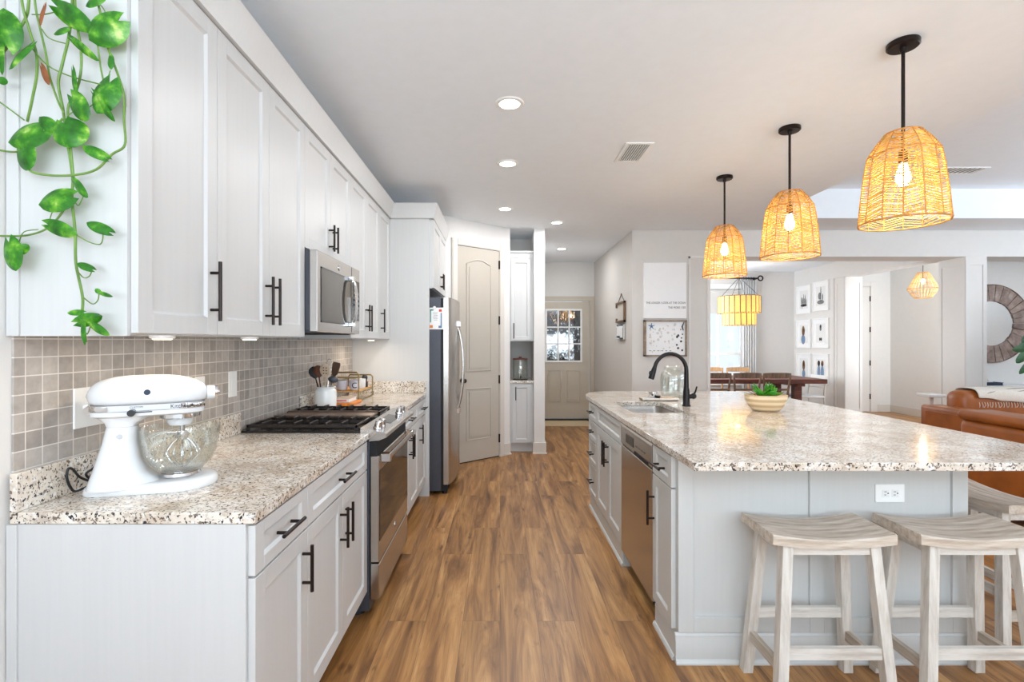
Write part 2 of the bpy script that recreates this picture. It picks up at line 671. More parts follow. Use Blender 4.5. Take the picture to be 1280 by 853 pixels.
def fbox(mb, F, u0, u1, z0, z1, d0, d1, bev=0.0):
    a, b = F(u0, z0, d0), F(u1, z1, d1)
    return mb.box(a[0], b[0], a[1], b[1], a[2], b[2], bev)


def shaker(name, axis, plane, u0, u1, z0, z1, mat, parent, st=0.057, th=0.02, gap=0.0015, rail=None):
    """a frame-and-panel front whose outer face lies on the plane"""
    F = frame_axes(axis, plane)
    u0, u1, z0, z1 = u0 + gap, u1 - gap, z0 + gap, z1 - gap
    rl = rail or st
    mb = MB()
    fbox(mb, F, u0, u0 + st, z0, z1, -th, 0)
    fbox(mb, F, u1 - st, u1, z0, z1, -th, 0)
    fbox(mb, F, u0 + st, u1 - st, z0, z0 + rl, -th, 0)
    fbox(mb, F, u0 + st, u1 - st, z1 - rl, z1, -th, 0)
    # sloped inner lip, then the sunken panel
    lip, dp = 0.007, -0.009
    a0, a1, b0, b1 = u0 + st, u1 - st, z0 + rl, z1 - rl
    o = [(a0, b0), (a1, b0), (a1, b1), (a0, b1)]
    i = [(a0 + lip, b0 + lip), (a1 - lip, b0 + lip), (a1 - lip, b1 - lip), (a0 + lip, b1 - lip)]
    for k in range(4):
        q = (k + 1) % 4
        mb.poly([F(*o[k], -0.0005), F(*o[q], -0.0005), F(*i[q], dp), F(*i[k], dp)])
    fbox(mb, F, a0 + 0.0005, a1 - 0.0005, b0 + 0.0005, b1 - 0.0005, -th + 0.002, dp)
    return out(name, mb, mat, parent, bevel=0.0012, smooth=0.5)


def pull(axis, plane, u, z, length, vertical, parent, name='handle', r=0.006, off=0.032):
    """a black bar pull on two posts"""
    F = frame_axes(axis, plane)
    mb = MB()
    h = length / 2
    p = h * 0.62
    if vertical:
        mb.cyl(F(u, z - h, off), F(u, z + h, off), r, n=12)
        for s in (-p, p):
            mb.cyl(F(u, z + s, -0.001), F(u, z + s, off), r * 0.85, n=10)
    else:
        mb.cyl(F(u - h, z, off), F(u + h, z, off), r, n=12)
        for s in (-p, p):
            mb.cyl(F(u + s, z, -0.001), F(u + s, z, off), r * 0.85, n=10)
    return out(name, mb, 'bronze', parent)

# ------------------------------------------------------------------ the setting
H = 2.743          # kitchen ceiling
XW = -1.311        # face of the cabinet wall
struct('floor', MB().box(-1.42, 8.6, -3.3, 10.7, -0.06, 0.0), 'floor')
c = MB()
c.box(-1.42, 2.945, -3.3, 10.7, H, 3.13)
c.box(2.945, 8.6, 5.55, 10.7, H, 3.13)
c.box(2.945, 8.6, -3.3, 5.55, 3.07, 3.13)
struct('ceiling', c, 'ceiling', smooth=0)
struct('wall_left', MB().box(XW - 0.1, XW, -3.3, 5.5, 0, H), 'wall')
w = MB()      # wall behind the viewer, with an unseen opening added for the fill lamp
w.box(-1.42, -1.1, -3.4, -3.3, 0, 3.1).box(3.5, 8.6, -3.4, -3.3, 0, 3.1).box(-1.1, 3.5, -3.4, -3.3, 2.5, 3.1).box(-1.1, 3.5, -3.4, -3.3, 0, 0.2)
struct('wall_back', w, 'wall')
w = MB()      # living-room outer wall, with an unseen opening made for its fill lamp
w.box(8.5, 8.6, -3.3, -0.9, 0, 3.1).box(8.5, 8.6, 4.1, 10.7, 0, 3.1).box(8.5, 8.6, -0.9, 4.1, 2.65, 3.1).box(8.5, 8.6, -0.9, 4.1, 0, 0.45)
struct('wall_right', w, 'wall')
pA, pB = Vector((-0.627, 5.428)), Vector((0.109, 6.047))
poly = [(-1.42, 5.428), tuple(pA), tuple(pB), (0.122, 6.062), (0.122, 6.70), (-1.42, 6.70)]
struct('wall_pantry', MB().prism(poly, lambda u, v, w_: (u, v, w_), 0, H), 'wall', smooth=0)
struct('wall_niche', MB().box(-1.42, 0.414, 6.70, 6.80, 0, H), 'hallwall')
struct('wall_column', MB().box(0.414, 0.546, 6.07, 8.64, 0, H), 'wall')
w = MB()
w.box(0.414, 0.64, 8.64, 8.76, 0, H).box(1.565, 1.64, 8.64, 8.76, 0, H).box(0.64, 1.565, 8.64, 8.76, 2.075, H)
struct('wall_hall', w, 'wall')
struct('wall_dining', MB().box(1.636, 2.586, 6.17, 9.95, 0, H), 'hallwall')
w = MB()      # far dining wall with the window opening
w.box(2.586, 3.35, 9.83, 9.95, 0, H).box(4.80, 6.1, 9.83, 9.95, 0, H).box(3.35, 4.80, 9.83, 9.95, 2.4, H).box(3.35, 4.80, 9.83, 9.95, 0, 0.55)
struct('wall_far', w, 'wall')
struct('wall_pictures', MB().box(5.80, 6.05, 8.62, 9.83, 0, H), 'wall')
struct('wall_foyer', MB().box(7.6, 7.7, 6.95, 9.7, 0, H), 'wall')
struct('wall_entry', MB().box(6.1, 8.5, 9.7, 9.8, 0, H), 'wall')
struct('wall_mirror', MB().box(6.16, 8.5, 6.85, 6.95, 0, H), 'wall')

# beams and pilasters of the openings
struct('trim_1', MB().box(2.586, 8.5, 6.17, 6.52, 2.42, H), 'wall')
struct('trim_2', MB().box(5.77, 6.05, 6.52, 8.62, 2.46, H), 'wall')


def pilaster(name, x0, x1, y0, y1, z1, faces):
    """square trim post: plain core with raised stiles and rails round a sunken panel on each seen face"""
    mb = MB().box(x0, x1, y0, y1, 0, z1)
    s, t, z0 = 0.045, 0.008, 0.14
    for f in faces:
        if f == '-y':
            a, b = x0, x1
            g = lambda p, q, r, u: mb.box(p, q, y0 - t, y0, r, u)
        else:
            a, b = y0, y1
            g = lambda p, q, r, u: mb.box(x0 - t, x0, p, q, r, u)
        g(a, a + s, z0, z1)
        g(b - s, b, z0, z1)
        g(a + s, b - s, z1 - 0.1, z1)
        g(a + s, b - s, z0, z0 + 0.1)
        mb.box(x0 - 0.014, x1 + 0.014, y0 - 0.014, y0, 0, z0)
    return struct(name, mb, 'pilaster', smooth=0)


pilaster('trim_3', 5.77, 6.03, 6.18, 6.55, 2.42, ['-y', '-x'])
pilaster('trim_4', 5.80, 6.09, 8.38, 8.62, 2.46, ['-y', '-x'])
# flat casing of the dining opening on the wall with the sign
m = MB()
m.box(2.335, 2.355, 6.158, 6.17, 0.14, 2.42).box(2.565, 2.586, 6.158, 6.17, 0.14, 2.42).box(2.335, 2.586, 6.158, 6.17, 2.40, 2.43).box(2.586, 2.60, 6.158, 6.5, 0, 2.42)
struct('trim_5', m, 'pilaster', smooth=0)
# vertical corner bead beside the picture wall
struct('trim_6', MB().box(5.785, 5.80, 8.64, 8.665, 0.14, 2.46), 'pilaster')

# baseboards
bz = 0.14
struct('baseboard_column', MB().box(0.400, 0.562, 6.052, 6.072, 0, bz).box(0.546, 0.562, 6.072, 8.6, 0, bz).box(0.395, 0.572, 6.044, 6.056, 0, 0.02), 'trim', bevel=0.002)
struct('baseboard_hall', MB().box(1.62, 1.636, 6.172, 8.6, 0, bz).box(1.62, 2.56, 6.154, 6.172, 0, bz), 'trim', bevel=0.002)
struct('baseboard_dining', MB().box(2.6, 5.8, 9.814, 9.83, 0, bz).box(5.784, 5.8, 8.64, 9.81, 0, bz), 'trim', bevel=0.002)
struct('baseboard_foyer', MB().box(7.584, 7.6, 6.96, 9.7, 0, bz).box(7.34, 7.584, 9.684, 9.7, 0, bz), 'trim', bevel=0.002)
dv = (pB - pA).normalized()
nv = Vector((dv.y, -dv.x))


def pw(u, n, z):
    """point on the angled pantry wall: u along it from its near end, n out of it"""
    p = pA + dv * u + nv * n
    return (p.x, p.y, z)


def pbox(mb, u0, u1, n0, n1, z0, z1):
    return mb.loft([[pw(u0, n0, z0), pw(u1, n0, z0), pw(u1, n1, z0), pw(u0, n1, z0)], [pw(u0, n0, z1), pw(u1, n0, z1), pw(u1, n1, z1), pw(u0, n1, z1)]])


L = (pB - pA).length
U0, U1 = 0.187, 0.797          # door opening along the angled wall
m = MB()
pbox(m, U1 + 0.075, L + 0.012, 0.001, 0.018, 0, bz)
pbox(m, U1 + 0.075, L + 0.016, 0.018, 0.03, 0, 0.02)
struct('baseboard_pantry', m, 'trim', bevel=0.002)

# pantry door: casing, slab with an arched upper and a square lower raised panel, knob, hinges
DH = 2.447
d1 = sroot('door_1', pw(U0, 0, 0))
m = MB()
for a, b in ((U0 - 0.072, U0), (U1, U1 + 0.072)):
    pbox(m, a, b, 0.001, 0.022, 0, DH + 0.072)
    pbox(m, a + 0.008, b - 0.008, 0.022, 0.027, 0, DH + 0.064)
pbox(m, U0, U1, 0.001, 0.022, DH, DH + 0.072)
pbox(m, U0, U1, 0.022, 0.027, DH + 0.008, DH + 0.064)
struct('casing', m, 'trim', d1)
m = MB()
pbox(m, U0, U1, 0.001, 0.006, 0, DH)
struct('door_gap', m, 'void', d1)
m = MB()
pbox(m, U0 + 0.004, U1 - 0.005, 0.006, 0.013, 0.012, DH - 0.006)
a0, a1 = U0 + 0.13, U1 - 0.13


def arch(u0, u1, z0, z1, rise):
    pts = [(u0, z0), (u1, z0), (u1, z1)]
    if rise:
        for k in range(1, 12):
            t = k / 12
            pts.append((u1 + (u0 - u1) * t, z1 + rise * math.sin(PI * t)))
    pts.append((u0, z1))
    return pts


for z0, z1, rise in ((1.03, 2.25, 0.055), (0.25, 0.83, 0.0)):
    ol = arch(a0, a1, z0, z1, rise)
    m.tube([pw(u, 0.013, z) for u, z in ol], 0.009, 6, closed=True)
    inn = arch(a0 + 0.035, a1 - 0.035, z0 + 0.035, z1 - 0.035, rise)
    m.prism(inn, lambda u, z, n: pw(u, n, z), 0.012, 0.019)
struct('door_slab', m, 'pantry', d1, smooth=0.5)
m = MB()
kp = Vector(pw(U0 + 0.065, 0.0, 0.93))
kn = Vector((nv.x, nv.y, 0))
m.cyl(kp + kn * 0.012, kp + kn * 0.02, 0.028, n=20)
m.cyl(kp + kn * 0.02, kp + kn * 0.05, 0.01, n=12)
m.sphere(kp + kn * 0.062, 0.027)
struct('knob', m, 'bronze', d1)
for z in (0.22, 0.92, 1.62, 2.28):
    m = MB()
    m.cyl(pw(U1 - 0.002, 0.02, z - 0.05), pw(U1 - 0.002, 0.02, z + 0.05), 0.008, n=10)
    pbox(m, U1 - 0.012, U1 + 0.006, 0.012, 0.016, z - 0.05, z + 0.05)
    struct('hinge', m, 'bronze', d1)

# entry door at the end of the hall
d2 = sroot('door_2', (1.1, 8.64, 0))
m = MB()
for a, b in ((0.565, 0.64), (1.565, 1.632)):
    m.box(a, b, 8.618, 8.64, 0, 2.15)
m.box(0.64, 1.565, 8.618, 8.64, 2.075, 2.15)
m.box(0.64, 0.648, 8.64, 8.72, 0, 2.075).box(1.557, 1.565, 8.64, 8.72, 0, 2.075)
struct('casing', m, 'halldoor', d2, bevel=0.002)
X0, X1, Y0_, Y1_ = 0.65, 1.545, 8.655, 8.70
gx0, gx1, gz0, gz1 = 0.815, 1.395, 1.04, 1.905
m = MB()
m.box(X0, gx0, Y0_, Y1_, 0.035, 2.06).box(gx1, X1, Y0_, Y1_, 0.035, 2.06).box(gx0, gx1, Y0_, Y1_, 0.035, gz0).box(gx0, gx1, Y0_, Y1_, gz1, 2.06)
for a, b in ((0.83, 1.05), (1.16, 1.38)):
    m.tube([(a, Y0_, 0.32), (b, Y0_, 0.32), (b, Y0_, 0.86), (a, Y0_, 0.86)], 0.011, 6, closed=True)
    m.box(a + 0.035, b - 0.035, Y0_ - 0.008, Y0_, 0.355, 0.825)
struct('door_slab', m, 'halldoor', d2, smooth=0.5)
m = MB()
m.box(gx0 - 0.03, gx0, Y0_ - 0.014, Y0_, gz0 - 0.03, gz1 + 0.03).box(gx1, gx1 + 0.03, Y0_ - 0.014, Y0_, gz0 - 0.03, gz1 + 0.03)
m.box(gx0, gx1, Y0_ - 0.014, Y0_, gz1, gz1 + 0.03).box(gx0, gx1, Y0_ - 0.014, Y0_, gz0 - 0.03, gz0)
for k in (1, 2):
    xx = gx0 + (gx1 - gx0) * k / 3
    m.box(xx - 0.011, xx + 0.011, Y0_ - 0.01, Y0_ + 0.012, gz0, gz1)
    zz = gz0 + (gz1 - gz0) * k / 3
    m.box(gx0, gx1, Y0_ - 0.009, Y0_ + 0.011, zz - 0.011, zz + 0.011)
struct('lite_frame', m, 'plastic', d2)
t = NT('rippled_door_glass')
f = t.noise(t.coords((1, 1, 0.45)), 7.0, 3.0)
t.base(lin((34, 38, 44)))
t.set(Roughness=0.04)
t.b.inputs['Specular IOR Level'].default_value = 1.0
t.b.inputs['Coat Weight'].default_value = 1.0
t.b.inputs['Coat Roughness'].default_value = 0.03
t.bump(f, 0.5, 0.012)
M['doorglass'] = t.m
struct('pane', MB().box(gx0, gx1, Y0_ + 0.012, Y0_ + 0.018, gz0, gz1), 'doorglass', d2)
struct('threshold', MB().box(0.648, 1.557, 8.60, 8.72, 0, 0.028), 'bronze', d2)

# door at the end of the foyer
d3 = sroot('door_3', (6.8, 9.7, 0))
struct('casing', MB().box(7.2, 7.33, 9.675, 9.70, 0, 2.53).box(6.2, 6.3, 9.675, 9.7, 0, 2.53).box(6.3, 7.2, 9.675, 9.70, 2.44, 2.53), 'pilaster', d3, bevel=0.003)
m = MB().box(6.31, 7.18, 9.683, 9.70, 0.012, 2.43)
for z0, z1 in ((0.2, 1.0), (1.15, 2.25)):
    m.tube([(6.45, 9.683, z0), (7.04, 9.683, z0), (7.04, 9.683, z1), (6.45, 9.683, z1)], 0.01, 6, closed=True)
struct('door_slab', m, 'pilaster', d3)
for z in (0.3, 0.95, 1.6, 2.2):
    struct('hinge', MB().box(7.178, 7.196, 9.668, 9.69, z - 0.05, z + 0.05), 'bronze', d3)

# dining window
w1 = sroot('window_1', (4.07, 9.83, 0.55))
m = MB()
m.box(3.25, 3.35, 9.81, 9.83, 0.45, 2.5).box(4.80, 4.88, 9.81, 9.83, 0.45, 2.5).box(3.35, 4.80, 9.81, 9.83, 2.4, 2.5).box(3.2, 4.93, 9.77, 9.83, 0.51, 0.55)
struct('casing', m, 'plastic', w1, bevel=0.002)
m = MB()
m.box(3.35, 3.40, 9.85, 9.90, 0.55, 2.4).box(4.745, 4.80, 9.85, 9.90, 0.55, 2.4).box(3.35, 4.8, 9.85, 9.9, 0.55, 0.61).box(3.35, 4.8, 9.85, 9.9, 2.34, 2.4)
m.box(3.35, 4.8, 9.84, 9.9, 1.10, 1.15).box(4.285, 4.335, 9.85, 9.9, 0.55, 2.4)
struct('sash', m, 'plastic', w1, bevel=0.002)
struct('pane', MB().box(3.40, 4.745, 9.872, 9.876, 0.61, 2.34), 'winglass', w1)
tag(out('roller_shade', MB().cyl((3.36, 9.80, 2.36), (4.79, 9.80, 2.36), 0.028, n=16).box(3.37, 4.78, 9.790, 9.793, 1.94, 2.36).box(3.37, 4.78, 9.785, 9.798, 1.92, 1.945), 'shade', loc=(4.07, 9.8, 1.92)),
    'white roller shade half lowered over the dining room window', 'window shade')

# curtain and its rod
rod = thing('curtain_rod', 'dark metal curtain rod above the dining window, behind the shell chandelier', 'curtain rod', (4.1, 9.70, 2.59))
out('rod', MB().cyl((3.2, 9.70, 2.60), (5.02, 9.70, 2.60), 0.014, n=12), 'bronze', rod)
out('finial', MB().torus((5.07, 9.70, 2.60), 0.045, 0.013, 20, 8, 'y'), 'bronze', rod)
for x in (3.25, 4.995):
    out('bracket', MB().box(x - 0.008, x + 0.008, 9.70, 9.83, 2.58, 2.60).box(x - 0.015, x + 0.015, 9.82, 9.83, 2.55, 2.63), 'bronze', rod)
for i in range(5):
    out('ring', MB().torus((4.74 + i * 0.05, 9.70, 2.593), 0.026, 0.005, 16, 6, 'x'), 'bronze', rod)
m = MB()
n, prev = 60, None
for i in range(n + 1):
    x = 4.70 + 0.28 * i / n
    y = 9.705 + 0.032 * math.sin(i * 2 * PI * 6 / n)
    cur = [m.bm.verts.new((x, y, z)) for z in (0.03, 0.9, 1.8, 2.56)]
    if prev:
        for k in range(3):
            m.bm.faces.new((prev[k], cur[k], cur[k + 1], prev[k + 1]))
    prev = cur
cu = out('curtain', m, 'curtain', loc=(4.84, 9.7, 0.03), smooth=1.5)
cu.modifiers.new('solid', 'SOLIDIFY').thickness = 0.003
tag(cu, 'white pleated curtain hanging at the dining window edge', 'curtain')

# recessed downlights, ceiling vents
def downlight(x, y, label, z=H):
    r = thing('recessed_light', label, 'ceiling light', (x, y, z), 'recessed ceiling downlights')
    out('trim_ring', MB().lathe([(0.058, -0.001), (0.06, -0.008), (0.078, -0.006), (0.084, 0.0), (0.058, -0.0005)], (x, y, z), 32, cap=False), 'plastic', r)
    out('lens', MB().lathe([(0.0, -0.004), (0.058, -0.004), (0.058, 0.0), (0.0, 0.0)], (x, y, z), 32), 'lens', r)
    l = bpy.data.lights.new('downlight_glow', 'AREA')
    l.shape = 'DISK'
    l.size = 0.11
    l.energy = 7
    l.color = (0.97, 0.98, 1.0)
    o = bpy.data.objects.new('downlight_glow', l)
    o.location = (0, 0, -0.012)
    o.parent = r
    COL.objects.link(o)


downlight(0.055, 2.87, 'largest round recessed ceiling light, level with the ceiling vent edge and nearest the viewer')
downlight(0.06, 3.836, 'second round recessed ceiling light along the aisle, beside the far edge of the vent')
downlight(0.052, 5.15, 'round recessed ceiling light in front of the pantry door')
downlight(0.654, 5.74, 'round recessed ceiling light just before the hall column')
downlight(0.911, 7.37, 'smallest round recessed ceiling light, inside the hall')


def vent(x0, x1, y0, y1, z, label):
    v = thing('ceiling_vent', label, 'air vent', ((x0 + x1) / 2, (y0 + y1) / 2, z))
    m = MB()
    fr = 0.024
    m.box(x0, x0 + fr, y0, y1, z - 0.007, z).box(x1 - fr, x1, y0, y1, z - 0.007, z).box(x0 + fr, x1 - fr, y0, y0 + fr, z - 0.007, z).box(x0 + fr, x1 - fr, y1 - fr, y1, z - 0.007, z)
    out('frame', m, 'plastic', v, bevel=0.002)
    out('backing', MB().box(x0 + fr, x1 - fr, y0 + fr, y1 - fr, z - 0.0015, z - 0.0005), 'midink', v)
    m = MB()
    k = 9
    for i in range(k):
        xx = x0 + fr + (x1 - x0 - 2 * fr) * (i + 0.5) / k
        m.loft([[(xx - 0.005, y, z - 0.002), (xx - 0.004, y, z - 0.002), (xx + 0.001, y, z - 0.009), (xx, y, z - 0.009)] for y in (y0 + fr, y1 - fr)])
    out('louvre', m, 'plastic', v, smooth=0)
    return v


vent(0.87, 1.066, 3.435, 3.80, H, 'white louvred air vent in the flat kitchen ceiling')
vent(4.3, 4.78, 4.85, 5.05, 3.07, 'white louvred air vent in the raised living room ceiling')

# ------------------------------------------------------------------ cooking wall: cabinets
XF, XD = -0.677, -0.657       # base carcass front, door face
UF, UD = -0.992, -0.972       # wall-cabinet carcass front, door face


def base_cab(y0, y1, layout, label, group, end=False):
    r = thing('base_cabinet', label, 'cabinet', ((XW + XF) / 2, (y0 + y1) / 2, 0), group)
    m = MB().box(XW + 0.003, XF, y0 + 0.0005, y1 - 0.0005, 0.11, 0.883)
    out('carcass', m, 'white', r)
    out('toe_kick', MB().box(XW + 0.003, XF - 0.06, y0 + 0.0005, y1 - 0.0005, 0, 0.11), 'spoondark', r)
    if end:
        m = MB().box(XW + 0.003, XF, y0 - 0.012, y0, 0, 0.883).box(XW + 0.003, XW + 0.03, y0 - 0.018, y0 - 0.012, 0, 0.883)
        out('end_panel', m, 'white', r, bevel=0.001)
    zt, zs = 0.876, 0.737
    d = shaker('drawer', '+x', XD, y0, y1, zs, zt, 'white', r, st=0.05, rail=0.036)
    pull('+x', XD, (y0 + y1) / 2, (zs + zt) / 2 - 0.002, 0.155, False, d)
    if layout == 'pair':
        mid = (y0 + y1) / 2
        for a, b, s in ((y0, mid, 1), (mid, y1, -1)):
            dd = shaker('door', '+x', XD, a, b, 0.13, zs - 0.004, 'white', r)
            pull('+x', XD, (b - 0.035) if s == 1 else (a + 0.035), 0.605, 0.165, True, dd)
    else:
        dd = shaker('door', '+x', XD, y0, y1, 0.13, zs - 0.004, 'white', r)
        pull('+x', XD, (y1 - 0.045) if layout == 'right' else (y0 + 0.04), 0.615, 0.155, True, dd)
    return r


G1 = 'white base cabinets along the range wall'
base_cab(1.337, 1.703, 'right', 'white base cabinet under the stand mixer, one small drawer over one door', G1, True)
base_cab(1.703, 2.466, 'pair', 'white base cabinet touching the near side of the range, wide drawer over two doors', G1)
base_cab(3.238, 4.015, 'pair', 'white base cabinet on the far side of the range, below the utensil crock', G1)
base_cab(4.015, 4.40, 'left', 'narrow white base cabinet between its neighbour and the refrigerator panel', G1)


def wall_cab(y0, y1, z0, layout, label, group, end=False, zh=None, hl=0.2):
    r = thing('wall_cabinet', label, 'cabinet', ((XW + UF) / 2, (y0 + y1) / 2, z0), group)
    m = MB().box(XW + 0.003, UF, y0 + 0.0005, y1 - 0.0005, z0, 2.455)
    m.box(XW + 0.003, UF + 0.012, y0 + 0.0005, y1 - 0.0005, 2.455, 2.575)
    out('carcass', m, 'white', r)
    if end:
        m = MB().box(XW + 0.003, UF, y0 - 0.012, y0, z0 - 0.004, 2.575).box(XW + 0.003, XW + 0.036, y0 - 0.018, y0 - 0.012, z0 - 0.004, 2.575)
        out('end_panel', m, 'white', r, bevel=0.001)
    zh = zh or z0 + 0.15
    if layout == 'pair':
        mid = (y0 + y1) / 2
        for a, b, s in ((y0, mid, 1), (mid, y1, -1)):
            dd = shaker('door', '+x', UD, a, b, z0 + 0.003, 2.452, 'white', r)
            pull('+x', UD, (b - 0.032) if s == 1 else (a + 0.032), zh, hl, True, dd)
    else:
        dd = shaker('door', '+x', UD, y0, y1, z0 + 0.003, 2.452, 'white', r)
        pull('+x', UD, (y1 - 0.04) if layout == 'right' else (y0 + 0.045), zh, hl, True, dd)
    return r


G2 = 'white wall cabinets along the range wall'
ZU = 1.388
wall_cab(1.337, 1.715, ZU, 'right', 'tall single-door white wall cabinet with green vines hanging at its end', G2, True)
wall_cab(1.715, 2.482, ZU, 'pair', 'two-door white wall cabinet between the vine-hung cabinet and the microwave', G2)
wall_cab(2.482, 3.244, 1.835, 'pair', 'short two-door white wall cabinet directly above the microwave', G2, zh=1.955, hl=0.15)
wall_cab(3.244, 4.015, ZU, 'pair', 'two-door white wall cabinet just past the microwave', G2, hl=0.19)
wall_cab(4.015, 4.40, ZU, 'left', 'single-door white wall cabinet meeting the tall refrigerator panel', G2, hl=0.19)

pnl = MB().box(XW + 0.003, -0.626, 4.402, 4.425, 0, 2.455).box(XW + 0.003, UF, 4.402, 4.425, 2.455, 2.575)
tag(out('refrigerator_side_panel', pnl, 'white', loc=(-0.96, 4.41, 0), bevel=0.001), 'tall white end panel standing between base cabinets and refrigerator', 'panel')

fc = thing('refrigerator_cabinet', 'white two-door cabinet above the refrigerator', 'cabinet', (-0.95, 4.92, 1.842))
out('carcass', MB().box(XW + 0.003, -0.606, 4.427, 5.40, 1.842, 2.575), 'white', fc)
for a, b, s in ((4.427, 4.913, 1), (4.913, 5.40, -1)):
    dd = shaker('door', '+x', -0.586, a, b, 1.845, 2.452, 'white', fc)
    pull('+x', -0.586, (b - 0.035) if s == 1 else (a + 0.035), 1.955, 0.15, True, dd)

# crown along the wall cabinets, round the panel and over the refrigerator
m = MB()
pr = [(0.0, 2.455), (0.022, 2.455), (0.034, 2.49), (0.05, 2.565), (0.058, 2.58), (0.0, 2.58)]
m.prism(pr, lambda u, v, w_: (UF + 0.013 + u, w_, v), 1.325, 4.40)
struct('trim_7', m, 'white', smooth=0.3)
m = MB()
# mitred run: over the panel's face, then along the refrigerator cabinet
m.loft([[(UF, 4.402 - u, v) for u, v in pr], [(-0.606 + u, 4.402 - u, v) for u, v in pr], [(-0.606 + u, 5.40, v) for u, v in pr]])
struct('trim_8', m, 'white', smooth=0.3)

# under-cabinet puck lights
def puck(x, y, label, e=1.4):
    r = thing('puck_light', label, 'cabinet light', (x, y, ZU))
    out('housing', MB().lathe([(0.034, 0), (0.034, -0.007), (0.028, -0.01), (0.0, -0.01)], (x, y, ZU), 24), 'plastic', r)
    out('lens', MB().lathe([(0.0, -0.0105), (0.026, -0.0105), (0.024, -0.013), (0.0, -0.013)], (x, y, ZU), 24), 'puck', r)
    l = bpy.data.lights.new('puck_glow', 'AREA')
    l.shape = 'DISK'
    l.size = 0.05
    l.energy = e
    l.color = (1.0, 0.86, 0.68)
    o = bpy.data.objects.new('puck_glow', l)
    o.location = (0, 0, -0.016)
    o.parent = r
    COL.objects.link(o)


puck(-1.03, 1.52, 'round under-cabinet light below the cabinet with hanging vines', 0.5)
puck(-1.03, 2.05, 'round under-cabinet light below the two-door cabinet beside the microwave', 0.5)
puck(-1.06, 4.10, 'glowing round under-cabinet light above the tiered shelf', 0.9)

# tile, countertops
tl = out('tile_backsplash', MB().box(XW + 0.0005, XW + 0.007, 1.337, 4.40, 0.86, 1.386).box(XW + 0.0005, XW + 0.007, 2.485, 3.242, 1.386, 1.412), 'tile', loc=(0, 0, 0), smooth=0)
tag(tl, 'grey-beige square mosaic tile covering the wall behind the range', 'tile backsplash')


def slab(outer, z0, z1, hole=None):
    mb = MB()
    b = mb.bm
    loops = [outer] + ([hole] if hole else [])
    edges = []
    for lp in loops:
        vs = [b.verts.new((x, y, z1)) for x, y in lp]
        edges += [b.edges.new((vs[i], vs[(i + 1) % len(vs)])) for i in range(len(vs))]
    bmesh.ops.triangle_fill(b, use_beauty=True, use_dissolve=False, edges=edges)
    top = list(b.faces)
    res = bmesh.ops.extrude_face_region(b, geom=top)
    vs = [v for v in res['geom'] if isinstance(v, bmesh.types.BMVert)]
    bmesh.ops.translate(b, vec=(0, 0, z0 - z1), verts=vs)
    return mb


CX = -0.650
XB = XW + 0.009
k1 = thing('granite_countertop', 'speckled granite countertop under the white stand mixer', 'countertop', (-0.97, 1.9, 0.885), 'granite countertops')
out('slab', slab([(XB, 1.322), (CX, 1.322), (CX, 2.468), (XB, 2.468)], 0.884, 0.915), 'granite', k1, bevel=0.003, smooth=0)
out('backsplash', MB().box(XB, XB + 0.02, 1.322, 2.468, 0.9155, 1.018), 'granite', k1, bevel=0.002)
k2 = thing('granite_countertop', 'speckled granite countertop under the utensil crock and tiered shelf', 'countertop', (-0.97, 3.8, 0.885), 'granite countertops')
out('slab', slab([(XB, 3.236), (CX, 3.236), (CX, 4.40), (XB, 4.40)], 0.884, 0.915), 'granite', k2, bevel=0.003, smooth=0)
out('backsplash', MB().box(XB, XB + 0.02, 3.236, 4.379, 0.9155, 1.018), 'granite', k2, bevel=0.002)
out('side_splash', MB().box(XB, CX, 4.38, 4.40, 0.9155, 1.018), 'granite', k2, bevel=0.002)

# switch and outlet plates on the tile
def plate(y, z, wy, kind, label, grp=None):
    x = XW + 0.007
    r = thing('switch_plate' if 'toggle' in kind or 'rocker' in kind else 'outlet_plate', label, 'switch' if 'toggle' in kind or 'rocker' in kind else 'outlet', (x, y, z - 0.06), grp)
    out('plate', MB().box(x, x + 0.006, y - wy / 2, y + wy / 2, z - 0.0625, z + 0.0625, 0.002), 'plastic', r)
    for i, k in enumerate(kind):
        yy = y + (i - (len(kind) - 1) / 2) * 0.046
        if k == 'toggle':
            out('toggle', MB().box(x + 0.006, x + 0.0065, yy - 0.006, yy + 0.006, z - 0.013, z + 0.013).loft([[(x + 0.006, yy - 0.004, z - 0.004), (x + 0.006, yy + 0.004, z - 0.004), (x + 0.006, yy + 0.004, z + 0.006), (x + 0.006, yy - 0.004, z + 0.006)],
                [(x + 0.02, yy - 0.003, z + 0.006), (x + 0.02, yy + 0.003, z + 0.006), (x + 0.02, yy + 0.003, z + 0.012), (x + 0.02, yy - 0.003, z + 0.012)]]), 'plastic', r)
        elif k == 'rocker':
            out('rocker', MB().box(x + 0.006, x + 0.009, yy - 0.016, yy + 0.016, z - 0.033, z + 0.033, 0.001), 'plastic', r)
        else:
            m2 = MB()
            for zz in (z - 0.02, z + 0.02):
                m2.box(x + 0.006, x + 0.0075, yy - 0.015, yy + 0.015, zz - 0.014, zz + 0.014, 0.0005)
            out('socket', m2, 'ceramic', r)
            m2 = MB()
            for zz in (z - 0.02, z + 0.02):
                m2.box(x + 0.0075, x + 0.008, yy - 0.008, yy - 0.006, zz - 0.003, zz + 0.006).box(x + 0.0075, x + 0.008, yy + 0.006, yy + 0.008, zz - 0.003, zz + 0.006)
            out('slot', m2, 'rubber', r)
    return r


plate(1.578, 1.163, 0.117, ['toggle', 'toggle'], 'wide white double switch plate on the tile behind the stand mixer')
plate(2.158, 1.155, 0.072, ['socket'], 'white outlet plate peeking out behind the mixer head')
plate(2.425, 1.163, 0.072, ['rocker'], 'white rocker switch plate on the tile beside the cooktop')

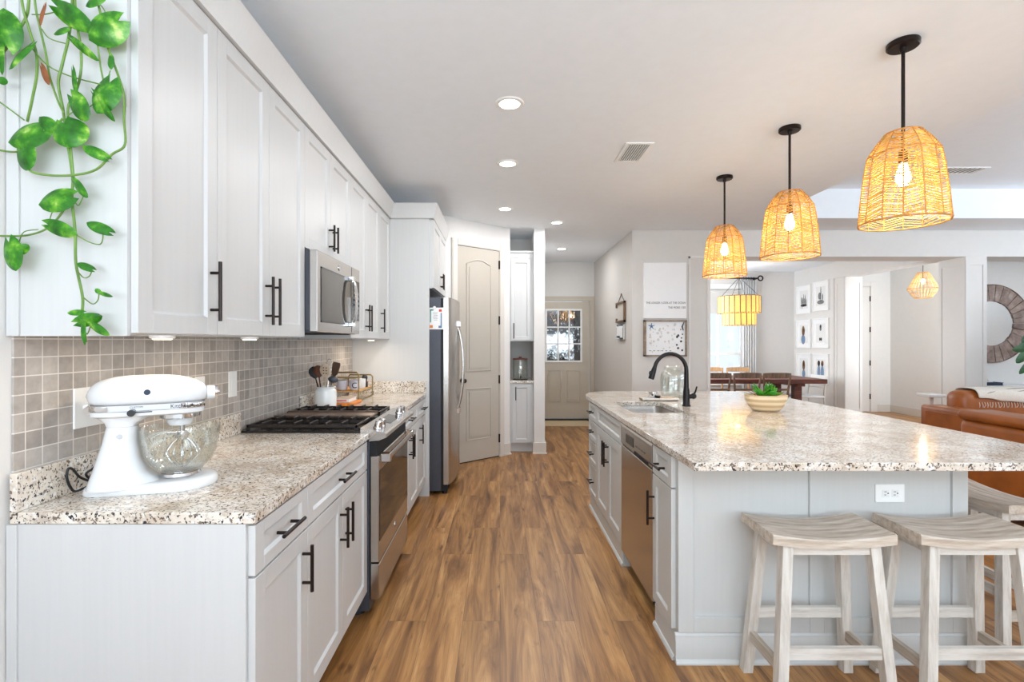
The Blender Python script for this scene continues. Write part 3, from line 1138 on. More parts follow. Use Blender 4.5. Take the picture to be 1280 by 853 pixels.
# ------------------------------------------------------------------ range
RY0, RY1 = 2.471, 3.233
RX = -0.600       # door face
r = thing('range', 'stainless slide-in gas range with black cooktop set between the base cabinets', 'stove', (-0.95, 2.852, 0))
out('body', MB().box(XB + 0.003, -0.648, RY0, RY1, 0.03, 0.905).box(XB + 0.003, -0.70, RY0 + 0.02, RY1 - 0.02, 0.0, 0.03), 'darkgrey', r, bevel=0.002)
# cooktop: black enamel tray with raised rim
m = MB().box(XB + 0.003, -0.693, RY0 - 0.002, RY1 + 0.002, 0.905, 0.926, 0.003)
out('cooktop', m, 'enamel', r)
# sloping control panel, wedge shaped, stainless
m = MB()
prof = [(-0.693, 0.87), (-0.693, 0.940), (-0.573, 0.918), (-0.563, 0.910), (-0.563, 0.893), (-0.60, 0.878)]
m.prism(prof, lambda u, v, y: (u, y, v), RY0, RY1)
cp = out('control_panel', m, 'steelh', r, smooth=0.3)
sl = Vector((-0.12, 0, 0.022)).normalized()
nn = Vector((0.022, 0, 0.12)).normalized()


def on_panel(y, t):
    p = Vector((-0.573, y, 0.918)).lerp(Vector((-0.693, y, 0.940)), t)
    return p


for y in (2.545, 2.625, 3.075, 3.155):
    p = on_panel(y, 0.42)
    m = MB().cyl(p, p + nn * 0.008, 0.024, 0.022, 24).cyl(p + nn * 0.008, p + nn * 0.034, 0.02, 0.018, 24)
    m.cyl(p + nn * 0.034, p + nn * 0.037, 0.018, 0.014, 24)
    out('knob', m, 'chrome', cp)
m = MB()
a, b = on_panel(2.72, 0.2) + nn * 0.0012, on_panel(2.98, 0.2) + nn * 0.0012
c_, d_ = on_panel(2.98, 0.78) + nn * 0.0012, on_panel(2.72, 0.78) + nn * 0.0012
m.loft([[a - nn * 0.001, b - nn * 0.001, c_ - nn * 0.001, d_ - nn * 0.001], [a, b, c_, d_]])
out('display', m, 'bglass', cp)
# burners and griddle
for bx, by, br in ((-0.85, 2.60, 0.045), (-1.12, 2.60, 0.035), (-0.85, 3.10, 0.04), (-1.12, 3.10, 0.032)):
    m = MB().lathe([(0.0, 0), (br, 0), (br, 0.009), (br * 0.8, 0.014), (0, 0.014)], (bx, by, 0.926), 24)
    m.torus((bx, by, 0.928), br + 0.012, 0.004, 24, 6)
    out('burner', m, 'iron', r)
m = MB().box(-1.25, -0.72, 2.765, 2.94, 0.942, 0.952, 0.004).box(-1.25, -0.72, 2.755, 2.765, 0.942, 0.96).box(-1.25, -0.72, 2.94, 2.95, 0.942, 0.96)
out('griddle', m, 'griddle', r)


def grate(y0, y1):
    m = MB()
    x0, x1 = -1.265, -0.712
    zb, zt = 0.938, 0.953
    for y in (y0, y1 - 0.012):
        m.box(x0, x1, y, y + 0.012, zb, zt, 0.002)
    for x in (x0, x1 - 0.012):
        m.box(x, x + 0.012, y0, y1, zb, zt, 0.002)
    k = 7
    for i in range(1, k):
        x = x0 + (x1 - x0) * i / k
        ln = (y1 - y0) * (0.40 if i != 2 and i != 5 else 0.30)
        for ya, s in ((y0, 1), (y1, -1)):
            m.box(x - 0.005, x + 0.005, ya, ya + s * ln, zb + 0.004, zt + 0.011, 0.002)
    m.box(x0, x1, (y0 + y1) / 2 - 0.005, (y0 + y1) / 2 + 0.005, zb, zt + 0.002, 0.002)
    for x in (x0 + 0.006, x1 - 0.006):
        for y in (y0 + 0.006, y1 - 0.006):
            m.box(x - 0.007, x + 0.007, y - 0.006, y + 0.006, 0.924, zb)
    return out('grate', m, 'iron', r)


grate(2.485, 2.748)
grate(2.957, 3.220)
# oven door
m = MB()
m.box(-0.645, RX, RY0 + 0.003, RY1 - 0.003, 0.27, 0.80, 0.004)
dr = out('oven_door', m, 'steelh', r)
out('oven_window', MB().box(RX, RX + 0.0025, RY0 + 0.012, RY1 - 0.012, 0.375, 0.725), 'bglass', dr)
m = MB()
for i in range(7):
    y = RY0 + 0.12 + i * 0.08
    m.box(RX, RX + 0.0015, y, y + 0.055, 0.762, 0.768)
out('vent_slots', m, 'void', dr)
m = MB()
m.loft([[(-0.562 + 0.009 * math.cos(q), y, 0.785 + 0.018 * math.sin(q)) for q in [2 * PI * k / 14 for k in range(14)]] for y in (RY0 + 0.045, RY1 - 0.045)])
out('oven_handle', m, 'steelh', dr)
for y in (RY0 + 0.03, RY1 - 0.07):
    out('handle_bracket', MB().box(RX, -0.551, y, y + 0.04, 0.762, 0.808, 0.004), 'chrome', dr)
m = MB().lathe([(0.0, 0), (0.016, 0), (0.016, 0.002), (0.0, 0.002)], (RX, 2.852, 0.325), 24, 'x')
out('badge', m, 'chrome', dr)
out('badge_ring', MB().torus((RX + 0.002, 2.852, 0.325), 0.0125, 0.0012, 24, 6, 'x'), 'darkgrey', dr)
out('warming_drawer', MB().box(-0.645, RX, RY0 + 0.003, RY1 - 0.003, 0.085, 0.262, 0.004), 'steelh', r)
out('door_reveal', MB().box(-0.648, -0.612, RY0 + 0.004, RY1 - 0.004, 0.80, 0.87), 'void', r)
m = MB()
for y in (RY0 + 0.05, RY1 - 0.05):
    for x in (-0.70, -1.24):
        m.cyl((x, y, 0), (x, y, 0.032), 0.018, n=12)
out('levelling_foot', m, 'rubber', r)

# ------------------------------------------------------------------ microwave
MY0, MY1 = 2.487, 3.239
MX = -0.912
r = thing('microwave', 'stainless over-the-range microwave with a smoked window and chrome handle', 'microwave', (-1.12, 2.863, 1.415))
out('body', MB().box(XW + 0.008, -0.952, MY0, MY1, 1.425, 1.832, 0.003).box(XW + 0.02, -0.94, MY0 + 0.01, MY1 - 0.01, 1.415, 1.425), 'darkgrey', r)
out('side_screw', MB().cyl((-1.0, MY0 - 0.002, 1.78), (-1.0, MY0 + 0.001, 1.78), 0.008, n=12), 'chrome', r)
m = MB().box(-0.952, MX, MY0, MY1, 1.418, 1.83, 0.004)
dr = out('front', m, 'steelh', r)
out('door_seam', MB().box(MX - 0.001, MX + 0.0012, 3.062, 3.066, 1.425, 1.825), 'void', dr)
out('window', MB().box(MX, MX + 0.002, MY0 + 0.055, 3.045, 1.475, 1.745), 'mwglass', dr)
out('window_border', MB().box(MX, MX + 0.0028, MY0 + 0.050, MY0 + 0.058, 1.468, 1.752).box(MX, MX + 0.0028, 3.04, 3.048, 1.468, 1.752).box(MX, MX + 0.0028, MY0 + 0.05, 3.048, 1.468, 1.476).box(MX, MX + 0.0028, MY0 + 0.05, 3.048, 1.744, 1.752), 'bglass', dr)
out('keypad', MB().box(MX, MX + 0.002, 3.085, 3.225, 1.5, 1.75), 'bglass', dr)
m = MB()
for i in range(6):
    for j in range(3):
        m.box(MX + 0.002, MX + 0.0026, 3.10 + j * 0.042, 3.128 + j * 0.042, 1.515 + i * 0.03, 1.531 + i * 0.03)
out('key', m, 'midink', dr)
out('badge', MB().lathe([(0, 0), (0.017, 0), (0.017, 0.003), (0, 0.003)], (MX, 2.83, 1.788), 24, 'x'), 'chrome', dr)
out('badge_ring', MB().torus((MX + 0.003, 2.83, 1.788), 0.013, 0.0012, 24, 6, 'x'), 'darkgrey', dr)
# curved handle
hp = []
for k in range(13):
    tt = k / 12
    hp.append((MX + 0.012 + 0.030 * math.sin(PI * tt) ** 0.35, 3.02, 1.47 + 0.28 * tt))
m = MB()
m.loft([[(x + 0.007 * math.cos(q), y + 0.026 * math.sin(q), z) for q in [2 * PI * j / 14 for j in range(14)]] for x, y, z in hp])
for z in (1.472, 1.748):
    m.box(MX, MX + 0.03, 2.995, 3.045, z - 0.014, z + 0.014, 0.004)
out('door_handle', m, 'chrome', dr)
out('underside_grille', MB().box(-1.25, -0.96, MY0 + 0.06, MY1 - 0.06, 1.411, 1.4148), 'void', r)

# ------------------------------------------------------------------ refrigerator
FY0, FY1 = 4.452, 5.362
r = thing('refrigerator', 'stainless side-by-side refrigerator beside the tall white panel', 'refrigerator', (-0.86, 4.907, 0))
out('body', MB().box(-1.25, -0.528, FY0, FY1, 0.03, 1.765, 0.004), 'darkgrey', r)
out('gasket', MB().box(-0.528, -0.505, FY0 + 0.008, FY1 - 0.008, 0.06, 1.758), 'void', r)


def fdoor(y0, y1):
    """door with a gently crowned face"""
    m = MB()
    rings = []
    n = 16
    yc, hw = (FY0 + FY1) / 2, (FY1 - FY0) / 2
    prof = [(-0.505, y0)]
    for k in range(n + 1):
        y = y0 + (y1 - y0) * k / n
        bul = 0.048 * (1 - ((y - yc) / hw) ** 2)
        e = min(k, n - k)
        prof.append((-0.452 + bul - (0.010 if e == 0 else 0.002 if e == 1 else 0), y))
    prof.append((-0.505, y1))
    m.loft([[(x, y, z) for x, y in prof] for z in (0.09, 1.762)])
    return out('door', m, 'steel', r, smooth=0.5)


fm = 4.865
for y0, y1, s in ((FY0 + 0.002, fm - 0.003, 1), (fm + 0.003, FY1 - 0.002, -1)):
    d = fdoor(y0, y1)
    y = (fm - 0.045) if s == 1 else (fm + 0.045)
    pts = []
    for k in range(17):
        tt = k / 16
        pts.append((-0.412 + 0.055 * math.sin(PI * tt) ** 0.7, y, 0.72 + 0.80 * tt))
    m = MB().tube(pts, 0.011, 12)
    h = out('handle', m, 'steel', d)
    for z in (0.70, 1.54):
        out('handle_cap', MB().box(-0.42, -0.385, y - 0.017, y + 0.017, z - 0.03, z + 0.03, 0.006), 'chrome', d)
m = MB().box(-0.53, -0.47, FY0 + 0.01, FY1 - 0.01, 0.03, 0.085, 0.004)
out('kick_grille', m, 'void', r)
m = MB()
for y in (FY0 + 0.05, FY1 - 0.05):
    for x in (-0.50, -1.2):
        m.cyl((x, y, 0), (x, y, 0.05), 0.022, n=14)
out('foot', m, 'rubber', r)

# drawing held to the fridge side by a magnet
pp = thing('drawing', "child's colourful framed drawing stuck on the refrigerator side", 'drawing', (-0.57, FY0, 1.48))
yf = FY0 - 0.0015
out('sheet', MB().box(-0.640, -0.505, yf, FY0 - 0.0003, 1.478, 1.672), 'paper', pp)
for nm, mat, quad in (('teal_stroke', 'teal', (-0.625, -0.615, 1.54, 1.655)), ('teal_corner', 'teal', (-0.625, -0.595, 1.645, 1.657)), ('red_corner', 'red', (-0.545, -0.52, 1.635, 1.657)),
                      ('blue_stroke', 'blueprint', (-0.53, -0.52, 1.51, 1.625)), ('blue_corner', 'blueprint', (-0.55, -0.52, 1.49, 1.51)), ('orange_corner', 'orange', (-0.628, -0.6, 1.49, 1.515))):
    a, b, z0, z1 = quad
    out(nm, MB().box(a, b, yf - 0.0006, yf, z0, z1), mat, pp)
m = MB()
for i, z in enumerate((1.625, 1.612, 1.6, 1.587, 1.574, 1.56)):
    m.box(-0.60 + 0.004 * (i % 3), -0.555 - 0.005 * (i % 2), yf - 0.0005, yf, z, z + 0.003)
out('pencil_lines', m, 'midink', pp)
mg = out('magnet', MB().lathe([(0.0, 0), (0.014, 0), (0.012, -0.008), (0, -0.008)], (-0.585, yf - 0.0006, 1.672), 20, 'y'), 'ceramic', loc=(-0.585, yf, 1.672))
tag(mg, 'small white magnet holding the drawing on the refrigerator', 'magnet')

# ------------------------------------------------------------------ stand mixer (built along +x, then turned)
r = thing('stand_mixer', 'white tilt-head stand mixer with a clear glass bowl', 'stand mixer', (0, 0, 0))
# foot: narrow heel widening to a round toe
ol = []
for k in range(40):
    a = 2 * PI * k / 40
    x = 0.06 + 0.115 * math.cos(a) if math.cos(a) > 0 else 0.06 + 0.235 * math.cos(a)
    tt = max(0.0, min(1.0, (x + 0.175) / 0.235))
    hw = 0.062 + 0.046 * tt ** 1.4
    y = hw * math.copysign(abs(math.sin(a)) ** (0.55 if math.cos(a) < 0 else 0.9), math.sin(a))
    ol.append((x, y))


def inset(p, f, dx=0.0):
    return [(0.02 + (x - 0.02) * f + dx, y * f) for x, y in p]


m = MB().loft([[(x, y, 0.0) for x, y in inset(ol, 0.985)], [(x, y, 0.006) for x, y in ol], [(x, y, 0.02) for x, y in inset(ol, 0.98)], [(x, y, 0.028) for x, y in inset(ol, 0.92)], [(x, y, 0.030) for x, y in inset(ol, 0.75)]])
out('foot', m, 'appl', r, smooth=1.0)


def sq(x0, x1, hw, z, n=24, p=0.62):
    o = []
    for k in range(n):
        a = 2 * PI * k / n
        o.append(((x0 + x1) / 2 + (x1 - x0) / 2 * math.copysign(abs(math.cos(a)) ** p, math.cos(a)), hw * math.copysign(abs(math.sin(a)) ** p, math.sin(a)), z))
    return o


m = MB().loft([sq(-0.166, 0.04, 0.074, 0.018), sq(-0.162, 0.012, 0.068, 0.035), sq(-0.154, -0.015, 0.06, 0.06), sq(-0.142, -0.032, 0.053, 0.10), sq(-0.128, -0.040, 0.048, 0.15), sq(-0.118, -0.040, 0.046, 0.198)])
out('column', m, 'appl', r, smooth=1.2)
out('hinge_pin', MB().cyl((-0.082, -0.052, 0.172), (-0.082, 0.052, 0.172), 0.007, n=14), 'chrome', r)
# neck that joins column and head
m = MB().loft([sq(-0.118, -0.040, 0.046, 0.1985), sq(-0.122, -0.034, 0.047, 0.21), sq(-0.14, 0.0, 0.05, 0.226), sq(-0.16, 0.06, 0.055, 0.236)])
out('neck', m, 'appl', r, smooth=1.2)
# head: rounded bullet
rings = []
for k in range(25):
    tt = k / 24
    x = -0.168 + 0.318 * tt
    f = (1 - abs(2 * tt - 1) ** 3.4) ** 0.5 if tt < 0.5 else (1 - abs(2 * tt - 1) ** 2.7) ** 0.55
    f = max(f, 0.02)
    hw, hh = 0.070 * f, 0.060 * f
    zc = 0.291 - 0.004 * max(0, tt - 0.6)
    ring = []
    for j in range(28):
        a = 2 * PI * j / 28
        ring.append((x, hw * math.copysign(abs(math.cos(a)) ** 0.85, math.cos(a)), max(0.2655, zc + hh * math.copysign(abs(math.sin(a)) ** 0.85, math.sin(a)))))
    rings.append(ring)
hd = out('head', MB().loft(rings), 'appl', r, smooth=1.2)


def hull(hw, z, x0=-0.157, x1=0.135, n=40):
    o = []
    for k in range(n):
        a = 2 * PI * k / n
        o.append(((x0 + x1) / 2 + (x1 - x0) / 2 * math.copysign(abs(math.cos(a)) ** 0.55, math.cos(a)), hw * math.copysign(abs(math.sin(a)) ** 0.6, math.sin(a)), z))
    return o


out('lower_head', MB().loft([hull(0.058, 0.228, -0.145, 0.125), hull(0.0655, 0.233), hull(0.0665, 0.246), hull(0.064, 0.2465)]), 'appl', r, smooth=0.9)
bd = out('trim_band', MB().loft([hull(0.0668, 0.2465, -0.158, 0.1365), hull(0.0688, 0.248, -0.159, 0.1375), hull(0.0688, 0.264, -0.159, 0.1375), hull(0.0668, 0.2655, -0.158, 0.1365)]), 'chrome', r, smooth=0.9)
tm = text_mesh('KitchenAid', 0.0165, 0.0008)
tm.xf(Matrix.Translation((0.046, -0.0690, 0.2505)) @ Matrix.Rotation(PI / 2, 4, 'X'))
out('lettering', tm, 'rubber', bd, smooth=0)
tm = text_mesh('CUSTOM', 0.008)
tm.xf(Matrix.Translation((-0.055, -0.0692, 0.256)) @ Matrix.Rotation(PI / 2, 4, 'X'))
out('lettering', tm, 'rubber', bd, smooth=0)
m = MB().cyl((-0.05, -0.066, 0.243), (-0.05, -0.083, 0.243), 0.010, n=20).box(-0.05, 0.0, -0.0675, -0.0655, 0.2415, 0.2445)
out('speed_lever', m, 'rubber', r)
m = MB().cyl((-0.012, -0.068, 0.302), (-0.012, -0.0718, 0.302), 0.0085, n=20)
md = out('medallion', m, 'navy', hd)
m = MB().cyl((0.143, 0, 0.288), (0.165, 0, 0.288), 0.0235, 0.022, 24)
out('hub_collar', m, 'appl', hd)
out('hub_cap', MB().cyl((0.165, 0, 0.288), (0.173, 0, 0.288), 0.0225, 0.021, 24).cyl((0.173, 0, 0.288), (0.178, 0, 0.288), 0.008, 0.006, 12), 'chrome', hd)
BXc = 0.068
out('planetary_ring', MB().lathe([(0.0, 0.212), (0.05, 0.212), (0.056, 0.216), (0.056, 0.229), (0.0, 0.229)], (BXc, 0, 0), 36), 'chrome', r)
out('planetary', MB().lathe([(0.0, 0.190), (0.030, 0.190), (0.036, 0.2), (0.036, 0.212), (0.0, 0.212)], (BXc, 0, 0), 28), 'appl', r)
wh = out('beater_shaft', MB().cyl((BXc + 0.006, 0, 0.160), (BXc + 0.006, 0, 0.19), 0.0065, n=14).lathe([(0.0, 0.148), (0.018, 0.148), (0.02, 0.158), (0.014, 0.168), (0.0, 0.168)], (BXc + 0.006, 0, 0), 20), 'chrome', r)
m = MB()
for q in range(6):
    a = PI * q / 6
    pts = []
    for k in range(17):
        tt = PI * k / 16
        rr = 0.046 * math.cos(tt) * (1 - 0.12 * abs(math.cos(tt)))
        zz = 0.148 - 0.094 * (0.55 * math.sin(tt) + 0.45 * (1 - abs(1 - 2 * tt / PI)))
        fr = math.cos(tt)
        pts.append((BXc + 0.006 + math.cos(a) * (0.012 * fr + 0.040 * math.copysign(abs(math.sin(2 * tt)) ** 0.8, fr)), math.sin(a) * (0.012 * fr + 0.040 * math.copysign(abs(math.sin(2 * tt)) ** 0.8, fr)), zz))
    m.tube(pts, 0.0018, 6)
out('whisk_wires', m, 'chrome', r)
pr = [(0.0, 0.046), (0.045, 0.046), (0.060, 0.053), (0.082, 0.075), (0.098, 0.105), (0.106, 0.145), (0.109, 0.182), (0.112, 0.185), (0.1125, 0.182), (0.1095, 0.143), (0.101, 0.102), (0.085, 0.071), (0.063, 0.049), (0.046, 0.041), (0.0, 0.041)]
bw = out('bowl', MB().lathe(pr, (BXc, 0, 0), 48), 'jarglass', r, smooth=1.0)
out('bowl_collar', MB().lathe([(0.0, 0.030), (0.056, 0.030), (0.058, 0.034), (0.054, 0.042), (0.0, 0.042)], (BXc, 0, 0), 36), 'chrome', r)
base = [(118, 604), (104, 611), (92, 614), (84, 600), (85, 587), (91, 587), (99, 596), (110, 601), (118, 602), (110, 597), (108, 592), (116, 586), (127, 575), (137, 566)]


def catmull(p, n=8):
    p = [Vector(q) for q in p]
    o = []
    for i in range(len(p) - 1):
        a, b, c, d = p[max(i - 1, 0)], p[i], p[i + 1], p[min(i + 2, len(p) - 1)]
        for k in range(n):
            t = k / n
            o.append(0.5 * ((2 * b) + (c - a) * t + (2 * a - 5 * b + 4 * c - d) * t * t + (3 * b - a - 3 * c + d) * t ** 3))
    o.append(p[-1])
    return o


cw = []
for q, (px, py) in enumerate(base):      # the cord lies against the granite splash
    xx = -1.268 if 1 < q < 13 else -1.255
    yq = -xx * 623 / (625 - px)
    cw.append((xx, yq, 1.37 - (py - 427) * yq / 623))
inv = (Matrix.Translation((-1.082, 1.560, 0.9155)) @ Matrix.Rotation(math.radians(30), 4, 'Z')).inverted()
out('power_cord', MB().tube(catmull(cw), 0.0035, 8).xf(inv), 'rubber', r)
r.location = (-1.082, 1.560, 0.9155)
r.rotation_euler = (0, 0, math.radians(30))

# ------------------------------------------------------------------ crock and utensils
cx, cy = -1.19, 3.40
tag(out('utensil_crock', MB().lathe([(0.0, 0.0), (0.064, 0.0), (0.070, 0.006), (0.072, 0.04), (0.072, 0.105), (0.069, 0.122), (0.060, 0.130), (0.060, 0.138), (0.066, 0.142), (0.066, 0.147), (0.056, 0.147), (0.056, 0.02), (0.0, 0.016)], (cx, cy, 0.9155), 40), 'ceramic', loc=(cx, cy, 0.9155)), 'white ceramic utensil crock beyond the cooktop', 'crock')


def utensil(name, label, mat, dx, dy, lean, L_, kind, hmat=None, cat='utensil'):
    """stick leaning out of the crock; built upright, then tilted"""
    r = thing(name, label, cat, (0, 0, 0), 'utensils in the crock')
    hm = hmat or mat
    out('shaft', MB().tube([(0, 0, 0), (0, 0, L_ * 0.5), (0, 0, L_)], [0.006, 0.005, 0.0045], 10), hm, r)
    m = MB()
    if kind == 'spoon':
        m.loft([[(w_ * math.cos(q), 0.006 * math.sin(q) + 0.006 * math.sin(PI * tt), L_ - 0.012 + 0.085 * tt) for q in [2 * PI * j / 16 for j in range(16)]]
                for tt, w_ in ((0, 0.005), (0.12, 0.017), (0.3, 0.030), (0.55, 0.036), (0.8, 0.030), (0.93, 0.018), (1, 0.004))])
        out('spoon_bowl', m, mat, r)
    elif kind == 'slotted':
        m.loft([[(w_ * math.cos(q), 0.005 * math.sin(q), L_ - 0.012 + 0.10 * tt) for q in [2 * PI * j / 16 for j in range(16)]]
                for tt, w_ in ((0, 0.005), (0.15, 0.019), (0.35, 0.033), (0.6, 0.037), (0.85, 0.031), (0.95, 0.019), (1, 0.005))])
        b = out('spoon_bowl', m, mat, r)
        m = MB()
        for sx in (-0.009, 0.009):
            for sz in (0.035, 0.055, 0.073):
                m.cyl((sx, -0.0062, L_ + sz - 0.012), (sx, 0.0062, L_ + sz - 0.012), 0.0045, n=10)
        out('slot', m, 'spoondark', b)
    elif kind == 'spatula':
        m.loft([[(-w_, -0.003, L_ - 0.01 + z), (w_, -0.003, L_ - 0.01 + z), (w_, 0.003, L_ - 0.01 + z), (-w_, 0.003, L_ - 0.01 + z)] for z, w_ in ((0, 0.006), (0.025, 0.024), (0.085, 0.03), (0.1, 0.024))])
        out('blade', m, mat, r, bevel=0.001)
    elif kind == 'whisk':
        for q in range(5):
            a = PI * q / 5
            m.tube([(math.cos(a) * 0.028 * math.cos(t_) , math.sin(a) * 0.028 * math.cos(t_), L_ + 0.085 * math.sin(t_) - 0.005) for t_ in [PI * k / 12 for k in range(13)]], 0.0011, 5)
        out('wires', m, mat, r)
    elif kind == 'ladle':
        m.sphere((0, -0.025, L_ + 0.012), 0.034, 16, sz=0.7)
        out('scoop', m, mat, r)
    r.location = (cx + dx, cy + dy, 0.9365)
    r.rotation_euler = lean
    return r


utensil('cooking_spoon', 'black cooking spoon leaning out of the white crock', 'rubber', -0.018, -0.008, (math.radians(5), math.radians(-13), 0.3), 0.20, 'spoon')
utensil('wooden_spoon', 'dark brown wooden spoon standing in the white crock', 'spoondark', -0.006, -0.026, (math.radians(8), math.radians(-6), 0.1), 0.205, 'spoon')
utensil('slotted_spoon', 'pale wooden slotted spoon standing in the white crock', 'spoonlight', 0.008, -0.028, (math.radians(9), math.radians(3), 0), 0.20, 'slotted')
utensil('spatula', 'grey-brown spatula at the back of the white crock', 'griddle', 0.016, 0.012, (math.radians(-4), math.radians(10), -0.2), 0.205, 'spatula')
utensil('whisk', 'metal wire whisk rising behind the slotted spoon', 'chrome', 0.0, 0.026, (math.radians(-6), math.radians(1), 0), 0.235, 'whisk', 'steel')
utensil('tongs', 'dark metal ladle leaning low beside the pale slotted spoon', 'darkgrey', 0.016, -0.006, (math.radians(3), math.radians(13), 0.2), 0.17, 'ladle', 'steel').name = 'ladle'
utensil('wooden_stick', 'thin pale stick leaning far out of the crock toward the tile', 'spoonlight', 0.012, 0.0, (math.radians(4), math.radians(-22), 0), 0.21, 'none')

# ------------------------------------------------------------------ tiered shelf with mugs
sx0, sx1, sy0, sy1 = -1.275, -1.072, 3.78, 4.19
r = thing('tiered_shelf', 'brass-framed countertop shelf with a honey wood board', 'shelf', ((sx0 + sx1) / 2, (sy0 + sy1) / 2, 0.9155))
m = MB()
for y, zt in ((sy0, 1.135), (sy1, 1.09)):
    m.tube([(sx0, y, 0.9215), (sx0, y, zt - 0.015), (sx0 + 0.015, y, zt), (sx1 - 0.015, y, zt), (sx1, y, zt - 0.015), (sx1, y, 0.9215)], 0.006, 8)
m.tube([(sx0, sy0, 0.9215), (sx0, sy1, 0.9215)], 0.005, 8).tube([(sx1, sy0, 0.9215), (sx1, sy1, 0.9215)], 0.005, 8)
m.tube([(sx0, sy0, 0.978), (sx0, sy1, 0.978)], 0.005, 8).tube([(sx1, sy0, 0.978), (sx1, sy1, 0.978)], 0.005, 8)
m.tube([(sx0, sy0, 1.06), (sx0, sy1, 1.06)], 0.004, 8)
out('frame', m, 'gold', r)
out('board', MB().box(sx0 + 0.006, sx1 - 0.006, sy0 + 0.002, sy1 - 0.002, 0.983, 0.995, 0.002), 'shelfwood', r)
out('top_tray', MB().box(sx0 + 0.006, sx1 - 0.01, sy0 + 0.006, sy0 + 0.13, 1.088, 1.096), 'gold', r)


def mug(x, y, z, label, mat, letter=None, ang=0):
    r = thing('mug', label, 'mug', (x, y, z), 'mugs on the tiered shelf')
    out('cup', MB().lathe([(0.0, 0), (0.032, 0), (0.040, 0.012), (0.042, 0.075), (0.039, 0.075), (0.037, 0.014), (0.0, 0.008)], (x, y, z), 28), mat, r)
    m = MB().tube([(x + math.cos(ang) * (0.04 + 0.026 * math.sin(t_)), y + math.sin(ang) * (0.04 + 0.026 * math.sin(t_)), z + 0.04 - 0.026 * math.cos(t_)) for t_ in [PI * k / 10 for k in range(11)]], 0.005, 8)
    out('handle', m, mat, r)
    if letter:
        tm = text_mesh(letter, 0.06, 0.001, 'CENTER')
        # wrapped letter: bent round the cup wall
        for v in tm.bm.verts:
            a = -PI / 2 + 0.15 + v.co.x / 0.0425
            rr = 0.0426 + v.co.z
            v.co = Vector((x + rr * math.cos(a), y + rr * math.sin(a), z + 0.016 + v.co.y))
        out('letter', tm, 'rubber', r, smooth=0)


mug(-1.125, 3.87, 0.9955, 'white mug lettered C on the tiered shelf', 'lav', 'C', 2.6)
mug(-1.222, 3.86, 0.9955, 'lavender-white mug beside the lettered mug on the shelf', 'lav', None, 1.5)
mug(-1.12, 4.0, 0.9955, 'plain white mug behind the lettered mug', 'ceramic', None, 2.4)
tag(out('pepper_grinder', MB().lathe([(0.0, 0), (0.026, 0), (0.026, 0.03), (0.019, 0.05), (0.023, 0.068), (0.024, 0.082), (0.014, 0.098), (0.0, 0.10)], (-1.115, 4.105, 0.9955), 24), 'rubber', loc=(-1.115, 4.105, 0.9955)), 'squat black pepper grinder on the shelf board', 'pepper grinder')
r = thing('sugar_caddy', 'small clear glass jar with a red lid at the shelf end', 'jar', (-1.12, 4.165, 0.9955))
out('jar', MB().lathe([(0, 0), (0.019, 0), (0.02, 0.03), (0.0, 0.03)], (-1.12, 4.165, 0.9955), 20), 'ceramic', r)
out('lid', MB().lathe([(0, 0.03), (0.02, 0.03), (0.02, 0.04), (0.0, 0.042)], (-1.12, 4.165, 0.9955), 20), 'red', r)

# boards and packet lying in front of the shelf
r = thing('serving_board', 'orange wooden serving board lying in front of the tiered shelf', 'board', (-1.10, 3.62, 0.9155))
out('board', MB().box(-1.17, -1.035, 3.50, 3.74, 0.9155, 0.935, 0.004), 'orange', r)
out('handle', MB().loft([[(-1.09 - w_, y, 0.917), (-1.09 + w_, y, 0.917), (-1.09 + w_, y, 0.933), (-1.09 - w_, y, 0.933)] for y, w_ in ((3.50, 0.02), (3.478, 0.014), (3.47, 0.01))]), 'orange', r)
r = thing('recipe_book', 'white and orange recipe book with a red stripe on the orange board', 'book', (-1.115, 3.6, 0.9355))
out('pages', MB().box(-1.172, -1.068, 3.525, 3.70, 0.9405, 0.961), 'paper', r)
m = MB().box(-1.175, -1.065, 3.52, 3.705, 0.9355, 0.9405).box(-1.175, -1.065, 3.52, 3.705, 0.961, 0.966)
out('cover', m, 'spoonlight', r)
out('stripe', MB().box(-1.175, -1.085, 3.5188, 3.5250, 0.947, 0.954), 'red', r)

# ------------------------------------------------------------------ trailing pothos on the near wall cabinet
PY = 1.285
K = PY / 623.0


def pt(px, py, y=PY):
    return Vector(((px - 625.0) * y / 623.0, y, 1.37 - (py - 427.0) * y / 623.0))


r = thing('pothos', 'trailing green pothos hanging over the end of the near wall cabinet', 'plant', (-1.15, 1.42, 2.585))
vm = MB()


def vine(pts, rad, y0=PY, wob=0.012):
    ps = [pt(p[0], p[1], y0 + wob * math.sin(i * 1.7 + p[0] * 0.05)) for i, p in enumerate(pts)]
    vm.tube(catmull(ps, 6), rad, 7)


vine([(94, -120), (92, -60), (91, -10), (87, 40), (78, 80), (73, 105), (79, 138), (82, 165), (88, 200), (91, 225), (90, 250), (94, 290), (95, 330), (103, 370), (103, 395), (107, 428)], 0.0034)
vine([(95, -110), (93, -40), (95, 20), (101, 60), (101, 90), (95, 115), (85, 136), (88, 180), (92, 222)], 0.003)
vine([(118, -120), (118, -50), (122, 0), (132, 40), (136, 62), (148, 95), (155, 120), (155, 150), (156, 181), (140, 193), (120, 212), (92, 219), (60, 219), (36, 212), (28, 188)], 0.003)
vine([(20, -110), (22, -50), (28, 5), (36, 35), (45, 65), (46, 92), (40, 125), (34, 152)], 0.0032)
vine([(44, -110), (42, -40), (44, 5), (50, 35), (57, 65), (62, 95), (72, 125), (80, 142)], 0.0026)
vine([(40, -110), (38, -40), (36, 2), (31, 25), (10, 58), (-8, 76)], 0.0034)
vine([(78, 148), (58, 172), (30, 187), (14, 190), (-14, 185)], 0.0026)
